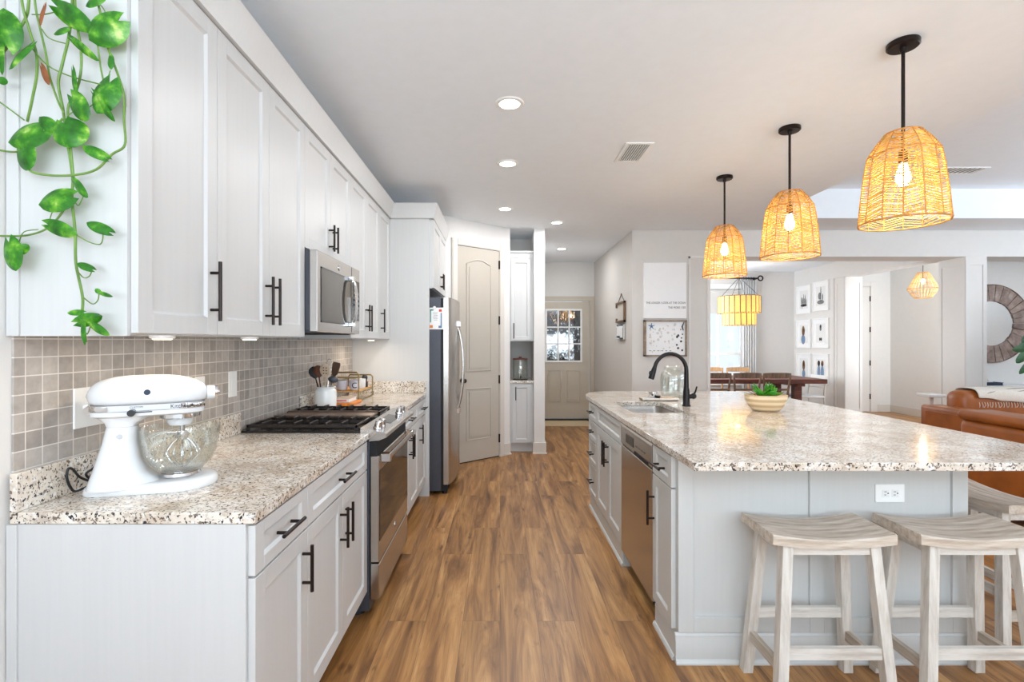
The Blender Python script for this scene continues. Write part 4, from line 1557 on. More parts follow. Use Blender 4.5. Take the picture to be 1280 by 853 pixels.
vine([(88, 243), (80, 262), (61, 284), (35, 294), (0, 295), (-14, 293)], 0.0026)
vine([(-8, 122), (14, 138), (30, 150)], 0.0018)
vine([(38, 58), (60, 82), (90, 96), (128, 106)], 0.0018)
vine([(122, 55), (126, 85), (130, 104)], 0.0022)
vine([(96, 294), (112, 303), (126, 305), (129, 291)], 0.0015)
vine([(94, 335), (104, 347), (112, 345), (115, 337)], 0.0015)
vine([(103, 371), (115, 380), (122, 376), (124, 366)], 0.0015)
vine([(105, 412), (109, 418), (113, 408)], 0.0014)
vine([(92, 250), (98, 257), (104, 246)], 0.0015)
vine([(60, 284), (65, 266), (72, 262), (82, 252)], 0.0012)
vine([(26, 296), (24, 303), (30, 290), (48, 287)], 0.0012)
vine([(40, 18), (55, 18), (72, 14)], 0.0015)
vine([(52, 36), (62, 48), (84, 55)], 0.0015)
vine([(120, 0), (130, 12), (134, 24)], 0.0015)
vine([(84, 145), (92, 140), (108, 136), (118, 129)], 0.0015)
vine([(138, 88), (132, 105), (128, 116)], 0.0012)
lm, dm = MB(), MB()


def leaf(mb, base, tip, width, y=PY - 0.015, droop=0.25, tiltx=0.0):
    """heart-shaped blade folded along its midrib, from stalk (base) to tip, in pixels of width"""
    b, t_ = pt(base[0], base[1], y), pt(tip[0], tip[1], y)
    ax = t_ - b
    ln = ax.length
    ax.normalize()
    side = Vector((0, 1, 0)).cross(ax).normalized()
    out_ = Vector((0, -1, 0))
    w = width * 1.12 * y / 623.0 / 2
    n = 10
    rows = []
    for k in range(n + 1):
        s = k / n
        prof = (s ** 0.40) * ((1 - s) ** 0.62) * 2.0
        if k == 0:
            prof = 0.30
        back = -0.13 * ln * (1 - s) ** 6
        c_ = b + ax * (s * ln) + out_ * (droop * ln * 0.35 * math.sin(PI * s))
        wl = max(w * prof, 0.0004)
        lift = out_ * (-wl * 0.35)
        tl_ = Vector((0, tiltx * wl, 0))
        rows.append([c_ + side * wl + lift + ax * back * 2 + tl_, c_ + side * wl * 0.5 + lift * 0.25 + ax * back + tl_ * 0.5, c_, c_ - side * wl * 0.5 + lift * 0.25 + ax * back - tl_ * 0.5, c_ - side * wl + lift + ax * back * 2 - tl_])
    R = [[mb.bm.verts.new(p) for p in row] for row in rows]
    for i in range(n):
        for j in range(4):
            mb.bm.faces.new((R[i][j], R[i + 1][j], R[i + 1][j + 1], R[i][j + 1]))


for bs, tp, wd, ty in (((7, 56), (4, 10), 32, 0.2), ((38, 57), (11, 87), 17, 0.5), ((72, 9), (118, 38), 22, 0.3), ((84, 36), (67, 43), 9, 0.2), ((148, 26), (111, 50), 35, -0.2), ((128, -4), (107, 8), 13, 0.1),
                       ((91, 50), (124, 76), 9, 0.8), ((138, 71), (139, 87), 9, 0.2), ((137, 103), (121, 142), 34, 0.1), ((119, 119), (144, 152), 11, 0.7), ((91, 89), (97, 121), 11, 0.6), ((90, 121), (111, 150), 24, 0.3),
                       ((80, 154), (96, 184), 34, -0.3), ((54, 163), (10, 178), 31, 0.2), ((66, 161), (49, 146), 15, 0.2), ((26, 180), (37, 213), 30, 0.3), ((131, 197), (103, 182), 12, 0.5), ((0, 52), (3, 94), 12, 0.2), ((-2, 100), (10, 102), 8, 0.3),
                       ((87, 246), (48, 256), 28, 0.2), ((93, 227), (110, 247), 12, 0.5), ((60, 281), (97, 293), 17, 0.3), ((136, 290), (108, 278), 12, 0.4), ((115, 337), (96, 329), 8, 0.4), ((124, 366), (141, 371), 5, 0.4), ((124, 366), (119, 361), 5, 0.4),
                       ((103, 391), (84, 391), 7, 0.4), ((97, 403), (128, 395), 14, 0.4), ((104, 402), (106, 432), 8, 0.3), ((114, 406), (137, 419), 11, 0.4), ((11, 303), (20, 339), 27, 0.2), ((23, 315), (36, 306), 9, 0.5)):
    leaf(lm, bs, tp, wd, tiltx=ty)
for bs, tp, wd in (((55, 8), (50, 33), 10), ((52, 84), (62, 106), 11)):
    leaf(dm, bs, tp, wd, tiltx=0.5)
out('vines', vm, 'vine', r)
out('leaves', lm, 'pothos', r, smooth=1.4)
out('dry_leaves', dm, 'dryleaf', r, smooth=1.4, label='dry brown leaves')
m = MB().lathe([(0.0, 0), (0.07, 0), (0.085, 0.1), (0.088, 0.1), (0.088, 0.115), (0.078, 0.115), (0.075, 0.09), (0, 0.085)], (-1.15, 1.43, 2.5815), 28)
out('pot', m, 'ceramic', r)
vt = MB()
for px in (94, 118, 30, 42):
    p = pt(px, -115)
    vt.tube(catmull([(-1.15, 1.43, 2.67), ((p.x - 1.15) / 2, 1.36, 2.73), (p.x, 1.31, 2.66), (p.x, p.y, p.z)], 6), 0.003, 7)
out('vine_roots', vt, 'vine', r)

# ------------------------------------------------------------------ island
IX, ID = 0.758, 0.738         # carcass front, door face (facing the aisle)
IY0, IY1, IX1 = 2.118, 4.16, 1.99
r = thing('kitchen_island', 'pale grey panelled island body facing the bar stools', 'kitchen island', (1.4, 3.1, 0))
m = MB().box(1.38, IX1, IY0 + 0.012, IY1, 0, 0.883).box(IX, 1.38, IY0 + 0.012, IY0 + 0.02, 0, 0.883).box(IX, 1.38, IY1 - 0.015, IY1, 0, 0.883)
out('body', m, 'grey', r)
F = frame_axes('-y', IY0 + 0.012)
m = MB()
for a, b in ((IX, 0.823), (1.318, 1.378), (1.925, IX1)):
    fbox(m, F, a, b, 0.13, 0.883, 0, 0.012)
for a, b in ((0.823, 1.318), (1.378, 1.925)):
    fbox(m, F, a, b, 0.13, 0.196, 0, 0.012)
    fbox(m, F, a, b, 0.84, 0.883, 0, 0.012)
out('panel_frame', m, 'grey', r, bevel=0.0015)
m = MB()
prof = [(0.0, 0.0), (0.022, 0.0), (0.022, 0.008), (0.016, 0.018), (0.012, 0.02), (0.012, 0.095), (0.008, 0.105), (0.008, 0.118), (0.0, 0.13)]
m.loft([[(x, IY0 + 0.012 - d - 0.003, z) for d, z in prof] for x in (IX - 0.012, IX1 + 0.012)])
m.loft([[(IX1 + d, y, z) for d, z in prof] for y in (IY0 - 0.01, IY1)])
out('baseboard', m, 'grey', r, smooth=0.4)

G3 = 'grey cabinets on the aisle side of the island'


def isl_cab(y0, y1, label):
    c = thing('island_cabinet', label, 'cabinet', (1.06, (y0 + y1) / 2, 0), G3)
    m = MB().box(IX, 1.378, y0 + 0.0005, y0 + 0.016, 0.0, 0.883).box(IX, 1.378, y1 - 0.016, y1 - 0.0005, 0.0, 0.883).box(IX + 0.001, 1.378, y0 + 0.016, y1 - 0.016, 0.11, 0.125)
    m.box(IX, IX + 0.018, y0 + 0.016, y1 - 0.016, 0.865, 0.883).box(IX, IX + 0.018, y0 + 0.016, y1 - 0.016, 0.0, 0.13).box(IX + 0.002, IX + 0.006, y0 + 0.016, y1 - 0.016, 0.13, 0.865)
    out('carcass', m, 'grey', c)
    m = MB()
    pf = [(0.0, 0.0), (0.020, 0.0), (0.020, 0.008), (0.014, 0.018), (0.008, 0.02), (0.008, 0.10), (0.0, 0.112)]
    m.loft([[(IX - d, y, z) for d, z in pf] for y in (y0 - 0.0, y1)])
    out('plinth', m, 'grey', c, smooth=0.4)
    return c


ZT, ZS = 0.876, 0.737
c = isl_cab(2.139, 2.412, 'narrow grey island cabinet between the stools end and the dishwasher')
d = shaker('drawer', '-x', ID, 2.146, 2.412, ZS, ZT, 'grey', c, st=0.045, rail=0.034)
pull('-x', ID, 2.279, 0.80, 0.13, False, d)
d = shaker('door', '-x', ID, 2.146, 2.412, 0.13, ZS - 0.004, 'grey', c, st=0.05)
pull('-x', ID, 2.385, 0.575, 0.165, True, d)
c = isl_cab(3.032, 3.805, 'grey sink cabinet with two doors beyond the dishwasher')
shaker('false_front', '-x', ID, 3.032, 3.805, ZS, ZT, 'grey', c, st=0.05, rail=0.034)
for a, b, s in ((3.032, 3.4185, 1), (3.4185, 3.805, -1)):
    d = shaker('door', '-x', ID, a, b, 0.13, ZS - 0.004, 'grey', c)
    pull('-x', ID, (b - 0.03) if s == 1 else (a + 0.03), 0.60, 0.165, True, d)
c = isl_cab(3.805, 4.144, 'grey stack of four drawers at the far end of the island')
for z0, z1 in ((ZS, ZT), (0.577, ZS - 0.004), (0.385, 0.573), (0.13, 0.381)):
    d = shaker('drawer', '-x', ID, 3.805, 4.144, z0, z1, 'grey', c, st=0.045, rail=0.032)
    pull('-x', ID, 3.975, (z0 + z1) / 2, 0.13, False, d)

# dishwasher
DY0, DY1 = 2.417, 3.027
r = thing('dishwasher', 'stainless dishwasher built into the aisle side of the island', 'dishwasher', (1.06, 2.72, 0))
out('tub', MB().box(0.765, 1.36, DY0 + 0.004, DY1 - 0.004, 0.10, 0.872), 'darkgrey', r)
d = out('door', MB().box(0.737, 0.765, DY0, DY1, 0.105, 0.745, 0.003), 'steelh', r)
cpn = MB().prism([(0.765, 0.748), (0.742, 0.748), (0.734, 0.762), (0.734, 0.862), (0.742, 0.872), (0.765, 0.872)], lambda u, v, y: (u, y, v), DY0, DY1)
cp = out('control_panel', cpn, 'steelh', r, smooth=0.3)
out('display', MB().box(0.732, 0.7345, 2.74, 2.90, 0.785, 0.835), 'bglass', cp)
m = MB()
for i in range(4):
    m.box(0.7328, 0.7342, 2.52 + i * 0.05, 2.545 + i * 0.05, 0.80, 0.806)
out('button', m, 'darkgrey', cp)
out('pocket_handle', MB().box(0.731, 0.7345, 2.47, 2.72, 0.755, 0.772), 'void', cp)
out('edge_trim', MB().box(0.738, 0.766, DY0 - 0.0035, DY0 - 0.0003, 0.70, 0.872), 'rubber', r)
out('toe_kick', MB().box(0.80, 1.3, DY0 + 0.004, DY1 - 0.004, 0.0, 0.10), 'void', r)

# worktop with undermount sink
CY0, CY1, CX0, CX1 = 1.865, 4.55, 0.7275, 2.33
SX0, SX1, SY0, SY1 = 0.85, 1.20, 3.17, 3.76
outer = [(CX0 + 0.004, CY0), (CX1 - 0.01, CY0), (CX1, CY0 + 0.01), (CX1, CY1 - 0.01), (CX1 - 0.01, CY1)]
for k in range(9):
    a = PI / 2 + PI / 2 * k / 8
    outer.append((CX0 + 0.30 + 0.30 * math.cos(a), CY1 - 0.34 + 0.34 * math.sin(a)))
outer.append((CX0, CY0 + 0.004))
hole = []
hr = 0.05
for cxx, cyy, a0_ in ((SX1 - hr, SY1 - hr, 0), (SX0 + hr, SY1 - hr, PI / 2), (SX0 + hr, SY0 + hr, PI), (SX1 - hr, SY0 + hr, 1.5 * PI)):
    for k in range(6):
        a = a0_ + PI / 2 * k / 5
        hole.append((cxx + hr * math.cos(a), cyy + hr * math.sin(a)))
tag(out('island_worktop', slab(outer, 0.884, 0.915, hole), 'granite', loc=(1.5, 3.2, 0.884), bevel=0.003, smooth=0), 'broad speckled granite worktop of the island with the sink cut into it', 'countertop')

m = MB()
ins = lambda f, z: [((SX0 + SX1) / 2 + (x - (SX0 + SX1) / 2) * f, (SY0 + SY1) / 2 + (y - (SY0 + SY1) / 2) * f, z) for x, y in hole]
m.loft([ins(1.06, 0.8835), ins(1.03, 0.8835), ins(1.03, 0.875), ins(0.985, 0.75), ins(0.93, 0.712), ins(0.8, 0.705), ins(0.12, 0.70)], cap=True)
m.bm.faces.ensure_lookup_table()
sk = thing('sink', 'stainless undermount sink sunk into the island worktop', 'sink', (1.025, 3.465, 0.70))
# the first cap would close the top: delete the face whose vertices all lie at the rim
bm = m.bm
rim = [f for f in bm.faces if len(f.verts) > 4 and all(v.co.z > 0.88 for v in f.verts)]
bmesh.ops.delete(bm, geom=rim, context='FACES')
bs = out('basin', m, 'steel', sk, smooth=0.7)
bs.modifiers.new('solid', 'SOLIDIFY').thickness = 0.0015
out('drain', MB().lathe([(0.0, 0.701), (0.04, 0.701), (0.042, 0.704), (0.036, 0.7045), (0.0, 0.7025)], (1.025, 3.465, 0), 24), 'chrome', sk)

# faucet
fx, fy = 1.309, 3.50
r = thing('faucet', 'black gooseneck pull-down faucet behind the island sink', 'faucet', (fx, fy, 0.9155))
out('base', MB().lathe([(0.0, 0), (0.029, 0), (0.029, 0.006), (0.024, 0.014), (0.023, 0.075), (0.022, 0.1), (0.019, 0.125), (0.0, 0.125)], (fx, fy, 0.9155), 28), 'black', r)
gp = [(fx, fy, 1.03), (fx, fy, 1.10), (fx, fy, 1.165)]
R_ = 0.112
for k in range(1, 15):
    a = PI * k / 14 * 0.93
    gp.append((fx - R_ + R_ * math.cos(a), fy, 1.165 + 0.118 * math.sin(a)))
rad = [0.017, 0.0155, 0.0145] + [0.0135] * 14
out('neck', MB().tube(gp, rad, 16), 'black', r)
e0, e1 = Vector(gp[-2]), Vector(gp[-1])
dd = (e1 - e0).normalized()
m = MB().tube([e1, e1 + dd * 0.02, e1 + dd * 0.075, e1 + dd * 0.09], [0.014, 0.017, 0.0205, 0.0195], 18)
sp_ = out('spray_head', m, 'black', r)
side = Vector((0, -1, 0))
out('spray_button', MB().sphere(tuple(e1 + dd * 0.05 + Vector((-0.017, -0.004, 0.004))), 0.011, 12, sz=1.6), 'rubber', sp_)
m = MB().cyl((fx + 0.018, fy, 0.982), (fx + 0.042, fy, 0.985), 0.015, 0.017, 18).sphere((fx + 0.05, fy, 0.986), 0.021, 16)
m.tube([(fx + 0.052, fy, 0.995), (fx + 0.06, fy - 0.01, 1.02), (fx + 0.066, fy - 0.02, 1.055)], [0.007, 0.006, 0.005], 10)
out('lever', m, 'black', r)

# glass jar, marble tray, tin, brush
jx, jy = 1.41, 4.06
tag(out('glass_jar', MB().lathe([(0.0, 0.0), (0.088, 0.0), (0.096, 0.008), (0.097, 0.03), (0.099, 0.15), (0.096, 0.185), (0.082, 0.212), (0.066, 0.222), (0.062, 0.232), (0.068, 0.240), (0.068, 0.252), (0.063, 0.256), (0.059, 0.25), (0.058, 0.232), (0.062, 0.218), (0.078, 0.207), (0.092, 0.183), (0.095, 0.15), (0.093, 0.03), (0.085, 0.012), (0.0, 0.008)], (jx, jy, 0.9155), 40), 'jarglass', loc=(jx, jy, 0.9155), smooth=1.0),
    'large empty clear glass jar behind the black faucet', 'jar')
tx0, tx1, ty0, ty1 = 1.09, 1.37, 3.80, 3.90
r = thing('soap_tray', 'long grey-white marble tray beyond the sink edge', 'tray', (1.23, 3.85, 0.9155))
out('plate', MB().box(tx0, tx1, ty0, ty1, 0.921, 0.934, 0.004), 'marble', r)
m = MB()
for x in (tx0 + 0.02, tx1 - 0.02):
    m.box(x - 0.012, x + 0.012, ty0 + 0.01, ty1 - 0.01, 0.9155, 0.921)
out('foot', m, 'rubber', r)
out('brass_end', MB().box(tx0 - 0.004, tx0 + 0.016, ty0 + 0.012, ty1 - 0.012, 0.919, 0.932), 'gold', r)
r = thing('candle_tin', 'small silver tin standing on the marble tray', 'tin', (1.185, 3.865, 0.9345))
out('can', MB().lathe([(0, 0), (0.028, 0), (0.03, 0.004), (0.03, 0.034), (0, 0.034)], (1.185, 3.865, 0.9345), 28), 'chrome', r)
out('lid', MB().lathe([(0, 0.0345), (0.0312, 0.0345), (0.0312, 0.045), (0.028, 0.048), (0, 0.048)], (1.185, 3.865, 0.9345), 28), 'steel', r)
r = thing('dish_brush', 'dark bristled dish brush lying across the marble tray', 'brush', (1.29, 3.83, 0.9345))
out('brush_handle', MB().tube([(1.345, 3.83, 0.941), (1.27, 3.832, 0.941), (1.215, 3.835, 0.943)], [0.005, 0.006, 0.009], 10), 'spoonlight', r)
out('bristles', MB().lathe([(0, 0), (0.016, 0), (0.019, 0.018), (0, 0.02)], (1.215, 3.83, 0.9345), 16), 'rubber', r)

# bowl planter with succulent
bx, by = 1.745, 3.27
r = thing('planter_bowl', 'oval banded cream bowl planted with a small green succulent on the island', 'planter', (bx, by, 0.9155))
m = MB().lathe([(0.0, 0.0), (0.078, 0.0), (0.088, 0.006), (0.112, 0.035), (0.128, 0.07), (0.134, 0.103), (0.131, 0.106), (0.127, 0.1), (0.12, 0.068), (0.1, 0.04), (0.0, 0.03)], (bx, by, 0.9155), 44, sy=0.72)
out('bowl', m, 'bowl', r, smooth=0.9)
m = MB().lathe([(0.0, 0.06), (0.117, 0.06), (0.122, 0.088), (0.08, 0.096), (0.03, 0.099), (0.0, 0.1)], (bx, by, 0.9155), 32, sy=0.7)
out('soil', m, 'soil', r)
m = MB()
random.seed(5)
for k in range(30):
    a = random.uniform(0, 2 * PI)
    el = random.uniform(0.25, 1.25)
    ln = random.uniform(0.06, 0.11)
    b = Vector((bx + random.uniform(-0.025, 0.03), by + random.uniform(-0.02, 0.02), 1.012))
    d_ = Vector((math.cos(a) * math.cos(el), math.sin(a) * math.cos(el), math.sin(el)))
    s_ = d_.orthogonal().normalized()
    q_ = d_.cross(s_)
    m.loft([[b + d_ * (ln * tt) + s_ * (wv * math.cos(j * PI / 3)) + q_ * (wv * 0.45 * math.sin(j * PI / 3)) for j in range(6)] for tt, wv in ((0, 0.003), (0.3, 0.009), (0.65, 0.012), (0.9, 0.007), (1, 0.001))])
out('succulent', m, 'leaf', r, smooth=1.2)
m = MB()
for k in range(5):
    a = -0.5 + k * 0.9
    b = Vector((bx + 0.06 * math.cos(a), by + 0.04 * math.sin(a), 1.012))
    m.tube([b, b + Vector((0.03 * math.cos(a), 0.02 * math.sin(a), 0.018)), b + Vector((0.055 * math.cos(a), 0.03 * math.sin(a), 0.03))], [0.002, 0.002, 0.001], 6)
out('dry_stems', m, 'dryleaf', r)

# outlet on the island end panel
r = thing('outlet_plate', 'white outlet plate on the grey island panel above the second stool', 'outlet', (1.663, IY0 + 0.012, 0.722))
yy = IY0 + 0.012
out('plate', MB().box(1.663 - 0.0625, 1.663 + 0.0625, yy - 0.006, yy - 0.0002, 0.722 - 0.039, 0.722 + 0.039, 0.002), 'plastic', r)
for x in (1.643, 1.683):
    s_ = out('socket', MB().box(x - 0.015, x + 0.015, yy - 0.0075, yy - 0.006, 0.707, 0.737, 0.0006), 'ceramic', r)
    out('slot', MB().box(x - 0.006, x + 0.004, yy - 0.0079, yy - 0.0074, 0.728, 0.7305).box(x - 0.006, x + 0.002, yy - 0.0079, yy - 0.0074, 0.7145, 0.717).cyl((x + 0.010, yy - 0.0079, 0.7225), (x + 0.010, yy - 0.0074, 0.7225), 0.003, n=10), 'rubber', s_)

# ------------------------------------------------------------------ saddle stools
st = thing('bar_stool', 'whitewashed saddle-seat stool by itself at the near end of the island, closest to the aisle', 'stool', (0, 0, 0), 'saddle stools at the island')
hw, hd_ = 0.2285, 0.121
rings = []
for k in range(21):
    x = -hw + 2 * hw * k / 20
    q = (x / hw) ** 2
    zt = 0.638 + 0.022 * q
    zb = 0.606 + 0.017 * q
    rings.append([(x, -hd_, zb), (x, -hd_, zt - 0.004), (x, -hd_ + 0.005, zt), (x, hd_ - 0.005, zt), (x, hd_, zt - 0.004), (x, hd_, zb)])
out('seat', MB().loft(rings), 'seatwood', st, smooth=0.5)


def leg_at(sx, sy, z):
    tt = (0.612 - z) / 0.612
    return Vector((sx * (0.162 + 0.045 * tt), sy * (0.084 + 0.040 * tt), z))


hs = 0.0192
for sx in (-1, 1):
    for sy in (-1, 1):
        m = MB()
        m.loft([[leg_at(sx, sy, z) + Vector((a * hs, b * hs, 0)) for a, b in ((-1, -1), (1, -1), (1, 1), (-1, 1))] for z in (0.0, 0.612)])
        out('leg', m, 'stool', st, smooth=0, bevel=0.0015)
m = MB()
for sy in (-1, 1):
    a, b = leg_at(-1, sy, 0.592), leg_at(1, sy, 0.592)
    m.box(a.x, b.x, a.y - 0.010, a.y + 0.010, 0.575, 0.610)
for sx in (-1, 1):
    a, b = leg_at(sx, -1, 0.592), leg_at(sx, 1, 0.592)
    m.box(a.x - 0.010, a.x + 0.010, a.y, b.y, 0.575, 0.610)
out('apron', m, 'stoolx', st, smooth=0)
for sy, z in ((-1, 0.219), (1, 0.255)):
    a, b = leg_at(-1, sy, z), leg_at(1, sy, z)
    out('stretcher', MB().box(a.x + 0.004, b.x - 0.004, a.y - 0.011, a.y + 0.011, z - 0.021, z + 0.021), 'stoolx', st, smooth=0, bevel=0.0015)
for sx in (-1, 1):
    a, b = leg_at(sx, -1, 0.162), leg_at(sx, 1, 0.162)
    out('stretcher', MB().box(a.x - 0.011, a.x + 0.011, a.y + 0.004, b.y - 0.004, 0.142, 0.182), 'stooly', st, smooth=0, bevel=0.0015)
st.location = (1.231, 1.950, 0)
dup(st, (1.775, 1.950, 0), 0, 'whitewashed saddle-seat stool below the white outlet plate on the island panel')
dup(st, (2.325, 2.386, 0), PI / 2, 'whitewashed saddle-seat stool turned sideways by the leather sofa, round the island corner')

# ------------------------------------------------------------------ woven pendants
pe = thing('pendant_light', 'woven golden pendant hanging over the near end of the island, the largest of three', 'pendant light', (0, 0, 0), 'woven pendants over the island')
NS, Z0 = 14, -0.829
prf = [(0.172, 0.0), (0.168, 0.04), (0.160, 0.13), (0.148, 0.24), (0.136, 0.312), (0.105, 0.365), (0.070, 0.412)]


def rad_at(z):
    for (r0, z0), (r1, z1) in zip(prf, prf[1:]):
        if z <= z1:
            return r0 + (r1 - r0) * (z - z0) / (z1 - z0)
    return prf[-1][0]


def sp(k, z, f=0.0):
    """point on the faceted shade: between rib k and k+1"""
    a0_, a1_ = 2 * PI * k / NS, 2 * PI * (k + 1) / NS
    rr = rad_at(z)
    p = Vector((rr * math.cos(a0_), rr * math.sin(a0_), Z0 + z)).lerp(Vector((rr * math.cos(a1_), rr * math.sin(a1_), Z0 + z)), f)
    return p


out('canopy', MB().lathe([(0.0, 0.0), (0.062, 0.0), (0.064, -0.004), (0.064, -0.02), (0.058, -0.026), (0.0, -0.027)], n=32), 'bronze', pe)
out('rod', MB().cyl((0, 0, -0.026), (0, 0, -0.50), 0.0075, n=12).lathe([(0.0, -0.024), (0.014, -0.026), (0.012, -0.045), (0.0, -0.045)], n=16), 'bronze', pe)
out('socket', MB().cyl((0, 0, -0.50), (0, 0, -0.555), 0.017, 0.019, 18), 'bronze', pe)
out('bulb', MB().lathe([(0.0, -0.66), (0.016, -0.655), (0.028, -0.635), (0.029, -0.615), (0.02, -0.58), (0.014, -0.555), (0.0, -0.555)], n=20), 'bulb', pe)
m = MB()
random.seed(3)
rows = 36
for k in range(NS):
    sgn = 1 if k % 2 else -1
    for i in range(rows):
        z = 0.012 + (0.395 - 0.012) * (i + random.uniform(-0.2, 0.2)) / (rows - 1)
        dz = 0.009 * sgn
        za, zb = max(0.002, min(0.41, z - dz)), max(0.002, min(0.41, z + dz))
        a, b = sp(k, za, 0.02), sp(k, zb, 0.98)
        mid = (a + b) / 2
        mid += Vector((mid.x, mid.y, 0)).normalized() * random.uniform(-0.001, 0.004)
        m.tube([a, mid, b], random.uniform(0.0024, 0.0034), 5, cap=False)
out('weave', m, 'wicker', pe, smooth=1.5)
m = MB()
for k in range(NS):
    m.tube([sp(k, z) for _, z in prf], 0.0028, 5)
for z, rr in ((0.001, 0.0042), (0.312, 0.003), (0.411, 0.004)):
    m.tube([sp(k, z) for k in range(NS)], rr, 6, closed=True)
m.tube([(-0.07, 0, Z0 + 0.411), (0.07, 0, Z0 + 0.411)], 0.003, 6).tube([(0, -0.07, Z0 + 0.411), (0, 0.07, Z0 + 0.411)], 0.003, 6)
out('rib_frame', m, 'wickerdark', pe, smooth=1.5)
lt = bpy.data.lights.new('pendant_glow', 'POINT')
lt.energy = 4.5
lt.color = (1.0, 0.88, 0.68)
lt.shadow_soft_size = 0.03
lo = bpy.data.objects.new('pendant_glow', lt)
lo.location = (0, 0, -0.70)
lo.parent = pe
COL.objects.link(lo)
pe.location = (1.85, 2.287, H)
dup(pe, (1.86, 3.20, H), 0.1, 'woven golden pendant hanging over the middle of the island, between the other two')
dup(pe, (1.87, 4.15, H), 0.2, 'woven golden pendant hanging over the far end of the island, beside the shell chandelier')

# ------------------------------------------------------------------ niche cabinets with a drinks jar
NX0, NX1 = 0.124, 0.412
NF = 6.135
r = thing('niche_wall_cabinet', 'slim white upper cabinet in the wall niche by the hall', 'cabinet', (0.268, 6.4, 1.372))
out('carcass', MB().box(NX0, NX1, NF + 0.02, 6.695, 1.372, 2.40).box(NX0, NX1, NF + 0.012, 6.695, 2.40, 2.485).box(NX0, NX1, NF - 0.008, NF + 0.012, 2.465, 2.485), 'white', r)
d = shaker('door', '-y', NF, NX0 + 0.012, NX1 - 0.03, 1.385, 2.385, 'white', r, st=0.045)
pull('-y', NF, NX0 + 0.045, 1.50, 0.19, True, d)
r = thing('niche_base_cabinet', 'slim white base cabinet below the drinks jar in the niche', 'cabinet', (0.268, 6.4, 0))
out('carcass', MB().box(NX0, NX1, NF + 0.02, 6.695, 0.11, 0.855).box(NX0, NX1, NF + 0.07, 6.695, 0, 0.11), 'white', r)
d = shaker('door', '-y', NF, NX0 + 0.03, NX1 - 0.03, 0.12, 0.845, 'white', r, st=0.045)
pull('-y', NF, NX0 + 0.07, 0.73, 0.165, True, d)
tag(out('niche_counter', MB().box(NX0, NX1, NF - 0.012, 6.695, 0.857, 0.888), 'granite', loc=(0.268, 6.4, 0.857), bevel=0.003), 'small granite shelf in the wall niche under the drinks jar', 'countertop')
r = thing('drink_dispenser', 'clear glass drinks jar with dark lid inside the wall niche', 'drink dispenser', (0.255, 6.27, 0.8885))
jx, jy, jz = 0.255, 6.27, 0.8885
out('stand', MB().lathe([(0, 0), (0.092, 0), (0.094, 0.01), (0.0, 0.014)], (jx, jy, jz), 32), 'bronze', r)
out('jar', MB().lathe([(0.0, 0.014), (0.088, 0.014), (0.092, 0.03), (0.092, 0.24), (0.089, 0.25), (0.086, 0.24), (0.086, 0.03), (0.0, 0.022)], (jx, jy, jz), 40), 'jarglass', r)
out('lid', MB().lathe([(0.0, 0.252), (0.094, 0.252), (0.094, 0.268), (0.02, 0.272), (0.018, 0.29), (0, 0.292)], (jx, jy, jz), 32), 'redwood', r)
out('tap', MB().cyl((jx, jy - 0.09, jz + 0.05), (jx, jy - 0.12, jz + 0.05), 0.008, n=12).cyl((jx, jy - 0.115, jz + 0.05), (jx, jy - 0.115, jz + 0.025), 0.007, n=12).box(jx - 0.003, jx + 0.003, jy - 0.12, jy - 0.108, jz + 0.058, jz + 0.08), 'bronze', r)
out('infuser', MB().cyl((jx, jy, jz + 0.03), (jx, jy, jz + 0.25), 0.011, n=14), 'ceramic', r)

# doormat, hall wall hangings
tag(out('doormat', MB().box(0.66, 1.50, 8.02, 8.56, 0.0005, 0.012, 0.003), 'mat', loc=(1.08, 8.3, 0)), 'beige doormat on the floor before the entry door', 'doormat')
r = thing('hanging_frame', 'dark wood picture frame hanging from a cord on the hall wall', 'picture frame', (1.63, 6.69, 1.62))
y0, y1, z0, z1 = 6.47, 6.93, 1.625, 1.90
xf = 1.634
m = MB()
for a, b, c_, d_ in ((y0, y1, z0, z0 + 0.025), (y0, y1, z1 - 0.025, z1), (y0, y0 + 0.03, z0, z1), (y1 - 0.03, y1, z1 - 0.07, z1), (y1 - 0.03, y1, z0, z0 + 0.06)):
    m.box(xf - 0.028, xf, a, b, c_, d_)
out('frame', m, 'walnut', r, smooth=0)
out('print', MB().box(xf - 0.008, xf, y0 + 0.03, y1 - 0.035, z0 + 0.025, z1 - 0.025), 'trim', r)
out('cord', MB().tube([(xf - 0.006, y0 + 0.06, z1 - 0.005), (xf - 0.006, 6.69, z1 + 0.105), (xf - 0.006, y1 - 0.06, z1 - 0.005)], 0.005, 6), 'walnut', r)
out('nail', MB().cyl((xf - 0.014, 6.69, z1 + 0.107), (xf + 0.001, 6.69, z1 + 0.107), 0.006, n=10), 'bronze', r)
r = thing('photo_block', 'small silver photo block below the corded frame on the hall wall', 'picture frame', (1.63, 6.68, 1.40))
out('block', MB().box(xf - 0.03, xf, 6.50, 6.86, 1.395, 1.598, 0.003), 'mirror', r)
out('photo', MB().box(xf - 0.032, xf - 0.03, 6.53, 6.83, 1.42, 1.575), 'paper', r)
out('stripe', MB().box(xf - 0.033, xf - 0.031, 6.66, 6.83, 1.42, 1.445), 'ink', r)

